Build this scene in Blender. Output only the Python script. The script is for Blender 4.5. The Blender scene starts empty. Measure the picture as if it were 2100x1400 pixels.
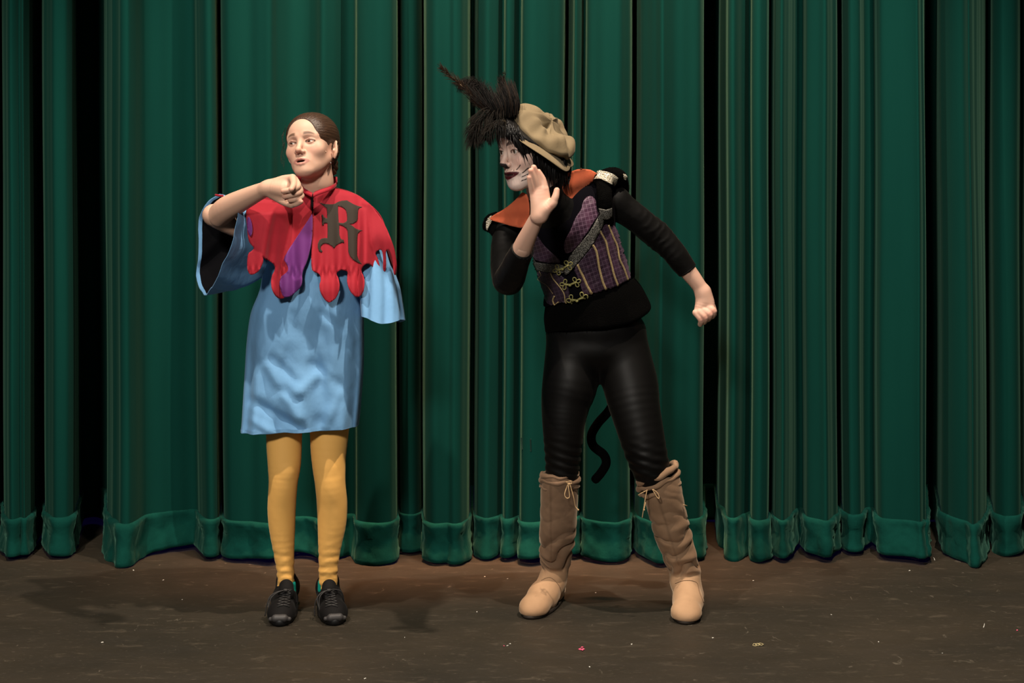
import bpy, math, random
import numpy as np
from mathutils import Vector, Matrix, Euler, noise as mnoise
from mathutils.bvhtree import BVHTree
from mathutils.geometry import delaunay_2d_cdt

# ------------------------------------------------------------------ camera, world, lights, exposure
F, D0, HC, YH = 2772.0, 4.4, 1.26, 480.0        # focal length in px of a 2100 px wide frame, distance, eye height, horizon row
sc = bpy.context.scene
cd = bpy.data.cameras.new('camera'); cam = bpy.data.objects.new('camera', cd); sc.collection.objects.link(cam)
cam.location = (0, -D0, HC); cam.rotation_euler = (math.pi/2, 0, 0)
cd.sensor_width = 36; cd.lens = F*36/2100; cd.shift_y = -(700-YH)/2100
sc.camera = cam
sc.view_settings.view_transform = 'Standard'; sc.view_settings.look = 'None'
sc.view_settings.gamma = 1; sc.view_settings.use_curve_mapping = False
sc.view_settings.exposure = 0.0
w = bpy.data.worlds.new('hall'); sc.world = w; w.use_nodes = True
w.node_tree.nodes['Background'].inputs[0].default_value = (0.75, 0.85, 1.0, 1)
w.node_tree.nodes['Background'].inputs[1].default_value = 0.02

def spot(name, loc, target, power, color, size=0.06, angle=50, blend=0.4):
    l = bpy.data.lights.new(name, 'SPOT'); l.energy = power; l.color = color
    l.shadow_soft_size = size; l.spot_size = math.radians(angle); l.spot_blend = blend
    o = bpy.data.objects.new(name, l); sc.collection.objects.link(o); o.location = loc
    o.rotation_euler = (Vector(target)-Vector(loc)).to_track_quat('-Z', 'Y').to_euler()
    return o
spot('stage_spot_left', (-1.75, -2.15, 5.4), (-0.2, 0.2, 0.6), 800, (1.0, 0.86, 0.71), 0.05, 62, 0.6)
spot('stage_spot_right', (1.25, -1.35, 5.4), (0.1, 0.2, 0.6), 1050, (1.0, 0.85, 0.69), 0.05, 66, 0.6)
spot('stage_spot_centre', (-0.05, -1.6, 5.5), (0.0, 0.2, 0.6), 150, (1.0, 0.85, 0.69), 0.05, 66, 0.6)
spot('front_wash', (-1.3, -6.6, 3.7), (0.1, 0.4, 0.9), 1150, (1.0, 0.94, 0.85), 0.35, 50, 0.7)
def area(name, loc, target, power, color, sx, sy):
    l = bpy.data.lights.new(name, 'AREA'); l.energy = power; l.color = color; l.shape = 'RECTANGLE'; l.size = sx; l.size_y = sy
    o = bpy.data.objects.new(name, l); sc.collection.objects.link(o); o.location = loc
    o.rotation_euler = (Vector(target)-Vector(loc)).to_track_quat('-Z', 'Y').to_euler(); return o
bl_ = area('amber_batten', (-0.1, .60, 5.2), (-0.1, .98, 0), 22, (1.0, 0.50, 0.27), 2.0, 0.08); bl_.data.spread = math.radians(20)
area('backstage_blue', (0, 2.2, 2.6), (0, 1.5, 0), 30, (0.10, 0.05, 1.0), 5, 0.4)

# ------------------------------------------------------------------ tools
def P(px, py, d=0.0):
    k = (D0+d)/F
    return np.array([(px-1050)*k, d, HC-(py-YH)*k])
def PV(px, py, d=0.0): return Vector(P(px, py, d))
def G(px, py):                                   # a pixel on the floor
    k = HC/(py-YH); return np.array([(px-1050)*k, k*F-D0, 0.0])
def S(n, d=0.0): return n*(D0+d)/F               # n px as metres at depth d
COL = sc.collection

def link(name, verts, faces, mat=None, parent=None, smooth=True, colors=None, label=None, mats=None, midx=None):
    me = bpy.data.meshes.new(name)
    verts = np.asarray(verts, dtype=np.float32)
    if isinstance(faces, np.ndarray):
        nf, k = faces.shape
        me.vertices.add(len(verts)); me.vertices.foreach_set('co', verts.ravel())
        me.loops.add(nf*k); me.loops.foreach_set('vertex_index', faces.astype(np.int32).ravel())
        me.polygons.add(nf); me.polygons.foreach_set('loop_start', np.arange(0, nf*k, k, dtype=np.int32))
        me.update(calc_edges=True)
    else:
        me.from_pydata([tuple(map(float, v)) for v in verts], [], [tuple(int(i) for i in f) for f in faces]); me.update()
    if smooth: me.polygons.foreach_set('use_smooth', np.ones(len(me.polygons), dtype=bool))
    if colors is not None:
        a = me.color_attributes.new('Col', 'FLOAT_COLOR', 'POINT')
        c = np.ones((len(verts), 4), dtype=np.float32); c[:, :3] = colors; a.data.foreach_set('color', c.ravel())
    for m in (mats or ([mat] if mat else [])): me.materials.append(m)
    if midx is not None: me.polygons.foreach_set('material_index', np.asarray(midx, dtype=np.int32))
    o = bpy.data.objects.new(name, me); COL.objects.link(o)
    if parent is not None: adopt(o, parent)
    if label: o['label'] = label
    return o
def worldloc(o):
    v = Vector(o.location)
    return v if o.parent is None else v
def adopt(o, parent):
    o.parent = parent
    if parent.type == 'EMPTY': o.matrix_parent_inverse = Matrix.Translation(-parent.location)
def empty(name, loc, label, cat, group=None):
    o = bpy.data.objects.new(name, None); COL.objects.link(o); o.location = loc; o.empty_display_size = .1
    o['label'] = label; o['category'] = cat
    if group: o['group'] = group
    return o
def solid(o, t, offset=0.0):
    m = o.modifiers.new('thickness', 'SOLIDIFY'); m.thickness = t; m.offset = offset; return o
def raw(o):
    me = o.data; v = np.empty(len(me.vertices)*3, dtype=np.float32); me.vertices.foreach_get('co', v)
    return v.reshape(-1, 3), [tuple(p.vertices) for p in me.polygons]
def bvh_of(*objs):
    V, Fc, n = [], [], 0
    for o in objs:
        v, f = raw(o); V += [tuple(map(float, x)) for x in v]; Fc += [tuple(i+n for i in t) for t in f]; n += len(v)
    return BVHTree.FromPolygons(V, Fc)
CAMP = Vector((0, -D0, HC))
def hit(bvh, px, py, off=0.0, dflt=0.0):
    t = PV(px, py, 0.0); d = (t-CAMP).normalized()
    l, n, i, r = bvh.ray_cast(CAMP, d)
    if l is None:
        l, n, i, r = bvh.find_nearest(PV(px, py, dflt))
    if n.dot(d) > 0: n = -n
    return l+n*off

# --- signed distance fields, meshed with surface nets
def rotm(e): return np.array(Euler([math.radians(a) for a in e], 'XYZ').to_matrix())
class SDF:
    def __init__(s): s.p = []
    def cap(s, a, b, ra, rb=None, k=.01, op='u', sq=None):
        s.p.append(('c', np.array(a, float), np.array(b, float), ra, ra if rb is None else rb, k, op, sq)); return s
    def ell(s, c, r, k=.01, op='u', rot=None):
        r = np.array([r]*3 if np.isscalar(r) else r, float)
        s.p.append(('e', np.array(c, float), r, None if rot is None else (np.array(rot) if np.shape(rot) == (3, 3) else rotm(rot)), 0, k, op, None)); return s
    def chain(s, pts, k=.015, op='u', sq=None):   # pts: (x,y,z,r)
        D = cr(pts, 4) if len(pts) > 2 else np.array(pts, float)
        s.p.append(('h', D, None, D[:, 3].max(), 0, k, op, sq)); return s
    def plane(s, c, n, k=.004):                   # keeps the side the normal points away from
        s.p.append(('p', np.array(c, float), np.array(n, float)/np.linalg.norm(n), None, 0, k, 'i', None)); return s
    def bounds(s):
        lo, hi = [], []
        for q in s.p:
            if q[6] != 'u': continue
            if q[0] == 'c':
                m = max(q[3], q[4])*(1.0 if q[7] is None else max(1, q[7][1])); lo.append(np.minimum(q[1], q[2])-m); hi.append(np.maximum(q[1], q[2])+m)
            elif q[0] == 'h':
                m = q[3]*(1.0 if q[7] is None else max(1, q[7][1])); lo.append(q[1][:, :3].min(0)-m); hi.append(q[1][:, :3].max(0)+m)
            elif q[0] == 'e':
                m = q[2].max() if q[3] is not None else q[2]; lo.append(q[1]-m); hi.append(q[1]+m)
        return np.min(lo, 0)-.02, np.max(hi, 0)+.02
    def mesh(s, h, fn=None):
        lo, hi = s.bounds(); n = np.ceil((hi-lo)/h).astype(int)+1
        ax = [(lo[i]+h*np.arange(n[i])).astype(np.float32) for i in range(3)]
        f = np.full(n, .06, dtype=np.float32)
        for q in s.p:
            kind, k, op = q[0], q[5], q[6]
            if kind == 'h':
                m = q[3]*(1.0 if q[7] is None else max(1, q[7][1]))+k+2*h+.004; bl, bh = q[1][:, :3].min(0)-m, q[1][:, :3].max(0)+m
            elif kind == 'c':
                sc_ = 1.0 if q[7] is None else max(1, q[7][1])
                m = max(q[3], q[4])*sc_+k+2*h+.004; bl, bh = np.minimum(q[1], q[2])-m, np.maximum(q[1], q[2])+m
            elif kind == 'e':
                m = (q[2].max() if q[3] is not None else q[2])+k+2*h+.004; bl, bh = q[1]-m, q[1]+m
            else: bl, bh = lo, hi
            sl = []
            for i in range(3):
                i0 = max(0, int((bl[i]-lo[i])/h)); i1 = min(n[i], int((bh[i]-lo[i])/h)+2); sl.append(slice(i0, max(i0, i1)))
            if any(t.start >= t.stop for t in sl): continue
            X = ax[0][sl[0]][:, None, None]; Y = ax[1][sl[1]][None, :, None]; Z = ax[2][sl[2]][None, None, :]
            if kind in 'ch':
              d = None; segs = [(q[1], q[2], q[3], q[4])] if kind == 'c' else [(u[:3], w_[:3], u[3], w_[3]) for u, w_ in zip(q[1][:-1], q[1][1:])]
              sq = q[7]
              for a, b, ra, rb in segs:
                dx, dy, dz = X-a[0], Y-a[1], Z-a[2]; bx, by, bz = b-a
                if sq is not None:                # squash along an axis: sq=(axis, stretch)
                    nx, ny, nz = sq[0]; g = (dx*nx+dy*ny+dz*nz)*(1/sq[1]-1); dx = dx+g*nx; dy = dy+g*ny; dz = dz+g*nz
                    g = (bx*nx+by*ny+bz*nz)*(1/sq[1]-1); bx += g*nx; by += g*ny; bz += g*nz
                L2 = max(1e-12, bx*bx+by*by+bz*bz)
                t = np.clip((dx*bx+dy*by+dz*bz)/L2, 0, 1)
                e = np.sqrt((dx-t*bx)**2+(dy-t*by)**2+(dz-t*bz)**2)-(ra+(rb-ra)*t)
                d = e if d is None else np.minimum(d, e)
            elif kind == 'e':
                dx, dy, dz = X-q[1][0], Y-q[1][1], Z-q[1][2]
                if q[3] is not None:
                    R = q[3]; dx, dy, dz = (R[0, 0]*dx+R[1, 0]*dy+R[2, 0]*dz, R[0, 1]*dx+R[1, 1]*dy+R[2, 1]*dz, R[0, 2]*dx+R[1, 2]*dy+R[2, 2]*dz)
                r = q[2]
                k0 = np.sqrt((dx/r[0])**2+(dy/r[1])**2+(dz/r[2])**2); k1 = np.sqrt((dx/r[0]**2)**2+(dy/r[1]**2)**2+(dz/r[2]**2)**2)+1e-9
                d = k0*(k0-1)/k1
            else:
                d = (X-q[1][0])*q[2][0]+(Y-q[1][1])*q[2][1]+(Z-q[1][2])*q[2][2]
            g = f[tuple(sl)]
            if op == 'u':
                hh = np.maximum(k-np.abs(g-d), 0)/k; f[tuple(sl)] = np.minimum(g, d)-hh*hh*k*.25
            elif op == 's':
                d = -d; hh = np.maximum(k-np.abs(g-d), 0)/k; f[tuple(sl)] = np.maximum(g, d)+hh*hh*k*.25
            else:
                hh = np.maximum(k-np.abs(g-d), 0)/k; f[tuple(sl)] = np.maximum(g, d)+hh*hh*k*.25
        return surfnet(f, lo, h)
def surfnet(f, lo, h):
    ins = f < 0
    c = np.zeros(np.array(f.shape)-1, dtype=np.int8)
    for i in (0, 1):
        for j in (0, 1):
            for k in (0, 1):
                c += ins[i:f.shape[0]-1+i, j:f.shape[1]-1+j, k:f.shape[2]-1+k]
    act = (c > 0) & (c < 8); idx = np.argwhere(act)
    mp = np.full(act.shape, -1, dtype=np.int32); mp[act] = np.arange(len(idx))
    pos = np.zeros((len(idx), 3)); cnt = np.zeros(len(idx))
    for a in range(3):
        o = [x for x in range(3) if x != a]
        for u in (0, 1):
            for v in (0, 1):
                p0 = idx.copy(); p0[:, o[0]] += u; p0[:, o[1]] += v; p1 = p0.copy(); p1[:, a] += 1
                f0 = f[p0[:, 0], p0[:, 1], p0[:, 2]]; f1 = f[p1[:, 0], p1[:, 1], p1[:, 2]]
                m = (f0 < 0) != (f1 < 0); t = np.where(m, f0/np.where(m, f0-f1, 1), 0)
                q = p0.astype(float); q[:, a] += t; pos[m] += q[m]; cnt[m] += 1
    pos = pos/cnt[:, None]
    quads = []
    for a in range(3):
        o = [x for x in range(3) if x != a]
        s0 = [slice(None)]*3; s1 = [slice(None)]*3; s0[a] = slice(0, -1); s1[a] = slice(1, None)
        A, B = ins[tuple(s0)], ins[tuple(s1)]; e = np.argwhere(A != B)
        e = e[(e[:, o[0]] > 0) & (e[:, o[1]] > 0) & (e[:, o[0]] < f.shape[o[0]]-1) & (e[:, o[1]] < f.shape[o[1]]-1)]
        fl = A[e[:, 0], e[:, 1], e[:, 2]]
        def cell(u, v):
            q = e.copy(); q[:, o[0]] -= u; q[:, o[1]] -= v; return mp[q[:, 0], q[:, 1], q[:, 2]]
        Q = np.stack([cell(1, 1), cell(0, 1), cell(0, 0), cell(1, 0)], 1)
        if a == 1: fl = ~fl
        Q[~fl] = Q[~fl][:, ::-1]; quads.append(Q)
    Q = np.concatenate(quads); Q = Q[(Q >= 0).all(1)]
    return (lo+pos*h), Q
def normals(v, q):
    n = np.zeros_like(v); fn = np.cross(v[q[:, 2]]-v[q[:, 0]], v[q[:, -1]]-v[q[:, 1]])
    for i in range(q.shape[1]): np.add.at(n, q[:, i], fn)
    return n/(np.linalg.norm(n, axis=1)[:, None]+1e-12)
def smoothstep(a, b, x):
    t = np.clip((x-a)/(b-a), 0, 1); return t*t*(3-2*t)
def fbm(p, seed=0, octs=3):                      # cheap vectorised pseudo noise in about -1..1
    rs = np.random.RandomState(seed); out = 0; amp = 1; tot = 0; sc_ = 1.0
    for o in range(octs):
        acc = 0
        for j in range(5):
            k = rs.normal(size=3)*sc_*1.6; ph = rs.rand()*6.28; acc = acc+np.sin(p @ k+ph)
        out = out+amp*acc/3.0; tot += amp; amp *= .5; sc_ *= 2.0
    return out/tot

# --- lofts, tubes, patches
def cr(keys, m):                                 # Catmull-Rom through rows of numbers, m steps a span
    K = np.asarray(keys, float); out = []
    n = len(K)
    for i in range(n-1):
        p0, p1, p2, p3 = K[max(i-1, 0)], K[i], K[i+1], K[min(i+2, n-1)]
        for j in range(m):
            t = j/m; out.append(.5*((2*p1)+(-p0+p2)*t+(2*p0-5*p1+4*p2-p3)*t*t+(-p0+3*p1-3*p2+p3)*t**3))
    out.append(K[-1]); return np.array(out)
def loft(rings, closed=True, cap0=False, cap1=False):
    R = np.asarray(rings); m, n, _ = R.shape; V = R.reshape(-1, 3)
    i = np.arange(m-1)[:, None]; j = np.arange(n if closed else n-1)[None, :]; j2 = (j+1) % n
    Fc = np.stack([i*n+j, i*n+j2, (i+1)*n+j2, (i+1)*n+j], -1).reshape(-1, 4)
    if cap0 or cap1:
        V = list(V); Fc = [tuple(x) for x in Fc]
        if cap0: Fc.append(tuple(range(n-1, -1, -1)))
        if cap1: Fc.append(tuple((m-1)*n+q for q in range(n)))
    return V, Fc
def tube(pts, rad, n=8, capped=True, flat=1.0):
    p = np.asarray(pts, float); m = len(p); rad = np.full(m, rad) if np.isscalar(rad) else np.asarray(rad)
    t = np.gradient(p, axis=0); t /= np.linalg.norm(t, axis=1)[:, None]+1e-12
    u = np.cross(t[0], (0, 1, 0)); u = u if np.linalg.norm(u) > .1 else np.cross(t[0], (1, 0, 0)); u /= np.linalg.norm(u)
    a = np.linspace(0, 2*math.pi, n, endpoint=False); R = []
    for i in range(m):
        u = u-t[i]*np.dot(u, t[i]); u /= np.linalg.norm(u); v = np.cross(t[i], u)
        R.append(p[i]+rad[i]*(np.outer(np.cos(a), u)+flat*np.outer(np.sin(a), v)))
    V, Fc = loft(R, True, capped, capped); return V, (Fc if isinstance(Fc, list) else [tuple(x) for x in Fc])
class MB:
    def __init__(s): s.v = []; s.f = []; s.c = []
    def add(s, vf, col=None):
        v, f = vf; n = len(s.v); s.v += [tuple(x) for x in v]; s.f += [tuple(int(i)+n for i in t) for t in f]
        if col is not None: s.c += [col]*len(v)
        return s
    def build(s, name, mat, parent=None, smooth=True, label=None):
        return link(name, s.v, s.f, mat, parent, smooth, colors=s.c if s.c else None, label=label)
def inpoly(x, y, poly):
    poly = np.asarray(poly); inside = np.zeros(len(x), bool); j = len(poly)-1
    for i in range(len(poly)):
        xi, yi = poly[i]; xj, yj = poly[j]
        c = ((yi > y) != (yj > y)) & (x < (xj-xi)*(y-yi)/((yj-yi) if yj != yi else 1e-9)+xi); inside ^= c; j = i
    return inside
def chaikin(p, it=2):
    p = np.asarray(p, float)
    for _ in range(it):
        q = np.roll(p, -1, 0); p = np.stack([.75*p+.25*q, .25*p+.75*q], 1).reshape(-1, 2)
    return p
def resample(p, step):
    out = []; n = len(p)
    for i in range(n):
        a, b = p[i], p[(i+1) % n]; L = np.linalg.norm(b-a); k = max(1, int(round(L/step)))
        for j in range(k): out.append(a+(b-a)*j/k)
    return np.array(out)
def patch2d(outline, holes=(), step=4.0, smooth=0):
    polys = [np.asarray(outline, float)]+[np.asarray(h_, float) for h_ in holes]
    if smooth: polys = [chaikin(p, smooth) for p in polys]
    polys = [resample(p, step) for p in polys]
    V = []; E = []
    for p in polys:
        n = len(V); V += [tuple(x) for x in p]; E += [(n+i, n+(i+1) % len(p)) for i in range(len(p))]
    o = polys[0]; lo, hi = o.min(0), o.max(0)
    gx, gy = np.meshgrid(np.arange(lo[0]+step*.5, hi[0], step), np.arange(lo[1]+step*.5, hi[1], step)); gx[::2] += step*.5
    gx, gy = gx.ravel(), gy.ravel(); m = inpoly(gx, gy, o)
    for h_ in polys[1:]: m &= ~inpoly(gx, gy, h_)
    B = np.concatenate(polys); g = np.stack([gx[m], gy[m]], 1)
    if len(g):
        dm = np.sqrt(((g[:, None]-B[None])**2).sum(-1)).min(1); g = g[dm > step*.45]
    V += [tuple(x) for x in g]
    vs, es, fs, *_ = delaunay_2d_cdt([Vector(x) for x in V], E, [], 0, 1e-5)
    vs = np.array([tuple(x) for x in vs]); fs = np.array(fs); c = vs[fs].mean(1)
    m = inpoly(c[:, 0], c[:, 1], o)
    for h_ in polys[1:]: m &= ~inpoly(c[:, 0], c[:, 1], h_)
    fs = fs[m]; a = vs[fs]
    ar = (a[:, 1, 0]-a[:, 0, 0])*(a[:, 2, 1]-a[:, 0, 1])-(a[:, 1, 1]-a[:, 0, 1])*(a[:, 2, 0]-a[:, 0, 0])
    fs[ar > 0] = fs[ar > 0][:, ::-1]
    return vs, fs

# ------------------------------------------------------------------ materials
def mat(name, color, rough=.8, sheen=0., sheen_tint=None, bump=None, var=None, metal=0., coat=0., spec=.3, attr=False, sss=0., aniso=None, node=None, emis=None):
    m = bpy.data.materials.new(name); m.use_nodes = True; nt = m.node_tree; b = nt.nodes['Principled BSDF']
    b.inputs['Base Color'].default_value = (*color, 1); b.inputs['Roughness'].default_value = rough
    b.inputs['Metallic'].default_value = metal; b.inputs['Specular IOR Level'].default_value = spec
    if sheen: b.inputs['Sheen Weight'].default_value = sheen; b.inputs['Sheen Roughness'].default_value = .35
    if sheen_tint: b.inputs['Sheen Tint'].default_value = (*sheen_tint, 1)
    if coat: b.inputs['Coat Weight'].default_value = coat
    if sss:
        b.inputs['Subsurface Weight'].default_value = sss; b.inputs['Subsurface Radius'].default_value = (.012, .005, .003); b.inputs['Subsurface Scale'].default_value = 1.0
    tc = nt.nodes.new('ShaderNodeTexCoord')
    src = None
    if attr:
        at = nt.nodes.new('ShaderNodeAttribute'); at.attribute_name = 'Col'; src = at.outputs['Color']
    if var:                                      # (scale vec or number, amount, color2)
        mp = nt.nodes.new('ShaderNodeMapping'); s_ = var[0]; mp.inputs['Scale'].default_value = (s_,)*3 if np.isscalar(s_) else s_
        nt.links.new(tc.outputs['Object'], mp.inputs['Vector'])
        nz = nt.nodes.new('ShaderNodeTexNoise'); nz.inputs['Scale'].default_value = 1; nz.inputs['Detail'].default_value = 5
        nt.links.new(mp.outputs[0], nz.inputs['Vector'])
        rp = nt.nodes.new('ShaderNodeValToRGB'); rp.color_ramp.elements[0].position = .5-var[1]; rp.color_ramp.elements[1].position = .5+var[1]
        nt.links.new(nz.outputs['Fac'], rp.inputs[0])
        mx = nt.nodes.new('ShaderNodeMix'); mx.data_type = 'RGBA'
        nt.links.new(rp.outputs[0], mx.inputs['Factor'])
        mx.inputs['A'].default_value = (*color, 1); mx.inputs['B'].default_value = (*var[2], 1)
        if attr:
            nt.links.new(src, mx.inputs['A']); mm = nt.nodes.new('ShaderNodeMix'); mm.data_type = 'RGBA'; mm.blend_type = 'MULTIPLY'; mm.inputs['Factor'].default_value = 1
            nt.links.new(src, mm.inputs['A']); mm.inputs['B'].default_value = (*var[2], 1); nt.links.new(mm.outputs['Result'], mx.inputs['B'])
        src = mx.outputs['Result']
    if src is not None: nt.links.new(src, b.inputs['Base Color'])
    if bump:                                     # list of (scale, strength, distance)
        prev = None
        for s_, st, ds in bump:
            mp = nt.nodes.new('ShaderNodeMapping'); mp.inputs['Scale'].default_value = (s_,)*3 if np.isscalar(s_) else s_
            nt.links.new(tc.outputs['Object'], mp.inputs['Vector'])
            nz = nt.nodes.new('ShaderNodeTexNoise'); nz.inputs['Scale'].default_value = 1; nz.inputs['Detail'].default_value = 4
            nt.links.new(mp.outputs[0], nz.inputs['Vector'])
            bp = nt.nodes.new('ShaderNodeBump'); bp.inputs['Strength'].default_value = st; bp.inputs['Distance'].default_value = ds
            nt.links.new(nz.outputs['Fac'], bp.inputs['Height'])
            if prev: nt.links.new(prev.outputs[0], bp.inputs['Normal'])
            prev = bp
        nt.links.new(prev.outputs[0], b.inputs['Normal'])
    return m
def lin(r, g, b):                                # sRGB bytes to linear
    return tuple(((c/255)/12.92 if c/255 <= .04045 else ((c/255+.055)/1.055)**2.4) for c in (r, g, b))
# ------------------------------------------------------------------ floor
def make_floor():
    m = bpy.data.materials.new('painted_stage_floor'); m.use_nodes = True; nt = m.node_tree; b = nt.nodes['Principled BSDF']; N = nt.nodes.new; L = nt.links.new
    tc = N('ShaderNodeTexCoord')
    def noise(scale, detail=5, rough=.6, dist=0.):
        mp = N('ShaderNodeMapping'); mp.inputs['Scale'].default_value = scale; L(tc.outputs['Object'], mp.inputs[0])
        n = N('ShaderNodeTexNoise'); n.inputs['Scale'].default_value = 1; n.inputs['Detail'].default_value = detail; n.inputs['Roughness'].default_value = rough; n.inputs['Distortion'].default_value = dist
        L(mp.outputs[0], n.inputs['Vector']); return n.outputs['Fac']
    def ramp(src, a, b_, ca=(0, 0, 0, 1), cb=(1, 1, 1, 1)):
        r = N('ShaderNodeValToRGB'); r.color_ramp.elements[0].position = a; r.color_ramp.elements[1].position = b_
        r.color_ramp.elements[0].color = ca; r.color_ramp.elements[1].color = cb; L(src, r.inputs[0]); return r.outputs[0]
    def mix(f, a, b_):
        x = N('ShaderNodeMix'); x.data_type = 'RGBA'
        if hasattr(f, 'links'): L(f, x.inputs['Factor'])
        else: x.inputs['Factor'].default_value = f
        for s_, v in (('A', a), ('B', b_)):
            if hasattr(v, 'links'): L(v, x.inputs[s_])
            else: x.inputs[s_].default_value = (*v, 1)
        return x.outputs['Result']
    base = mix(ramp(noise((1.2, 2.0, 1), 6), .35, .7), (.021, .0170, .0118), (.036, .0270, .0175))
    base = mix(ramp(noise((9, 24, 1), 6, .72, .4), .56, .82), base, (.085, .067, .047))   # scuffs
    base = mix(ramp(noise((45, 80, 1), 6, .75), .58, .85), base, (.12, .095, .07))
    base = mix(ramp(noise((9, 5, 1), 4, .65, 3.0), .66, .72), base, (.085, .07, .052))    # scrapes
    L(base, b.inputs['Base Color'])
    r = N('ShaderNodeMapRange'); r.inputs['To Min'].default_value = .42; r.inputs['To Max'].default_value = .7
    L(noise((5, 12, 1)), r.inputs['Value']); L(r.outputs[0], b.inputs['Roughness']); b.inputs['Specular IOR Level'].default_value = .35
    bp = N('ShaderNodeBump'); bp.inputs['Strength'].default_value = .35; bp.inputs['Distance'].default_value = .002; L(noise((60, 60, 60), 6), bp.inputs['Height']); L(bp.outputs[0], b.inputs['Normal'])
    v = [(-9, -3.5, 0), (9, -3.5, 0), (9, 3.0, 0), (-9, 3.0, 0), (-9, -3.5, -.05), (9, -3.5, -.05), (9, 3, -.05), (-9, 3, -.05)]
    f = [(0, 1, 2, 3), (7, 6, 5, 4), (0, 4, 5, 1), (1, 5, 6, 2), (2, 6, 7, 3), (3, 7, 4, 0)]
    o = link('floor', v, f, m, smooth=False); o['kind'] = 'structure'; o['label'] = 'dark scuffed painted stage floor'
make_floor()
wb = link('wall_back', [(-9, 3.0, 0), (9, 3.0, 0), (9, 3.0, 6.2), (-9, 3.0, 6.2), (-9, 3.1, 0), (9, 3.1, 0), (9, 3.1, 6.2), (-9, 3.1, 6.2)],
          [(0, 3, 2, 1), (4, 5, 6, 7), (0, 1, 5, 4), (3, 7, 6, 2), (0, 4, 7, 3), (1, 2, 6, 5)], mat('black_wall', (.012, .012, .014), .9), smooth=False)
wb['kind'] = 'structure'; wb['label'] = 'black back wall behind the curtain'

# ------------------------------------------------------------------ curtain
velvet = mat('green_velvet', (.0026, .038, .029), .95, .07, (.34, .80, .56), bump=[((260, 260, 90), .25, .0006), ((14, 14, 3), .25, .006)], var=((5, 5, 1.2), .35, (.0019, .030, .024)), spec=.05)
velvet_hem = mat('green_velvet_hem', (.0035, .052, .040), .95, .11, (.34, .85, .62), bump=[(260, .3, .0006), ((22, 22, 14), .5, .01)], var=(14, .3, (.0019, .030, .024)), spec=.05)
# plan of the folds: (pixel column, depth).  A pair closing on nearly one column is a deep pleat.
fold = [(-60, 1.15), (-30, .9), (-8, 1.1), (3, 1.2), (8, .92), (22, .80), (38, .84), (41, .87), (50, .83), (60, .92), (75, 1.18), (86, 1.20), (90, .98), (110, .85), (135, .86), (150, .94),
 (158, 1.40), (190, 1.45), (212, 1.42), (219, .98), (232, .86), (243, .82), (246, .76), (262, .74), (280, .82), (287, .87), (300, .92), (350, .97), (400, 1.00), (408, .92), (420, .83), (436, .81), (447, .86), (449, 1.0), (450, 1.45),
 (455, 1.45), (456, 1.0), (459, .84), (480, .80), (520, .80), (555, .76), (558, .77), (575, .84), (610, .89), (640, .88), (662, .81), (690, .86), (712, .93), (728, .92), (731, .79), (760, .76), (800, .77), (813, .84), (815, 1.1), (815, 1.45),
 (818, 1.45), (819, 1.05), (822, .93), (845, .90), (862, .95), (865, 1.1), (865, 1.5), (868, 1.5), (869, .95), (874, .80), (895, .76), (924, .79), (930, .75), (945, .77), (960, .84), (965, .98), (965, 1.5),
 (973, 1.5), (974, 1.0), (980, .90), (1000, .84), (1025, .90), (1032, .93), (1036, .83), (1050, .84), (1066, .90), (1070, .78), (1095, .77), (1130, .80), (1152, .86), (1156, 1.0), (1156, 1.5), (1161, 1.5), (1162, 1.0), (1170, .93), (1174, .84), (1188, .88), (1192, .97), (1196, .97), (1199, .84),
 (1230, .79), (1265, .78), (1290, .84), (1294, 1.0), (1294, 1.5), (1303, 1.5), (1304, 1.0), (1312, .88), (1340, .80), (1357, .73), (1375, .79), (1410, .83), (1438, .84), (1443, .92), (1445, 1.5),
 (1474, 1.5), (1477, 1.10), (1490, 1.02), (1493, .86), (1505, .83), (1522, .90), (1539, .97), (1542, .82), (1558, .79), (1573, .84), (1577, 1.0), (1583, 1.02), (1588, .88), (1602, .80), (1612, .85), (1621, .93), (1630, 1.04), (1646, 1.05), (1652, .88), (1675, .85), (1690, .80), (1694, .80), (1706, .90), (1717, .95), (1719, 1.5),
 (1727, 1.5), (1729, .98), (1745, .90), (1765, .92), (1776, 1.04), (1795, 1.04), (1802, .88), (1808, .84), (1840, .82), (1875, .80), (1887, .76), (1891, .80), (1893, .84), (1896, .80), (1899, .88), (1901, 1.5),
 (1926, 1.5), (1930, .96), (1955, .86), (1982, .80), (1991, .73), (2000, .79), (2014, .90), (2022, 1.05), (2023, 1.45), (2034, 1.45), (2036, .95), (2060, .88), (2088, .90), (2092, 1.0), (2094, 1.4), (2102, 1.4), (2106, .9), (2150, .84), (2190, 1.1)]
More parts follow.
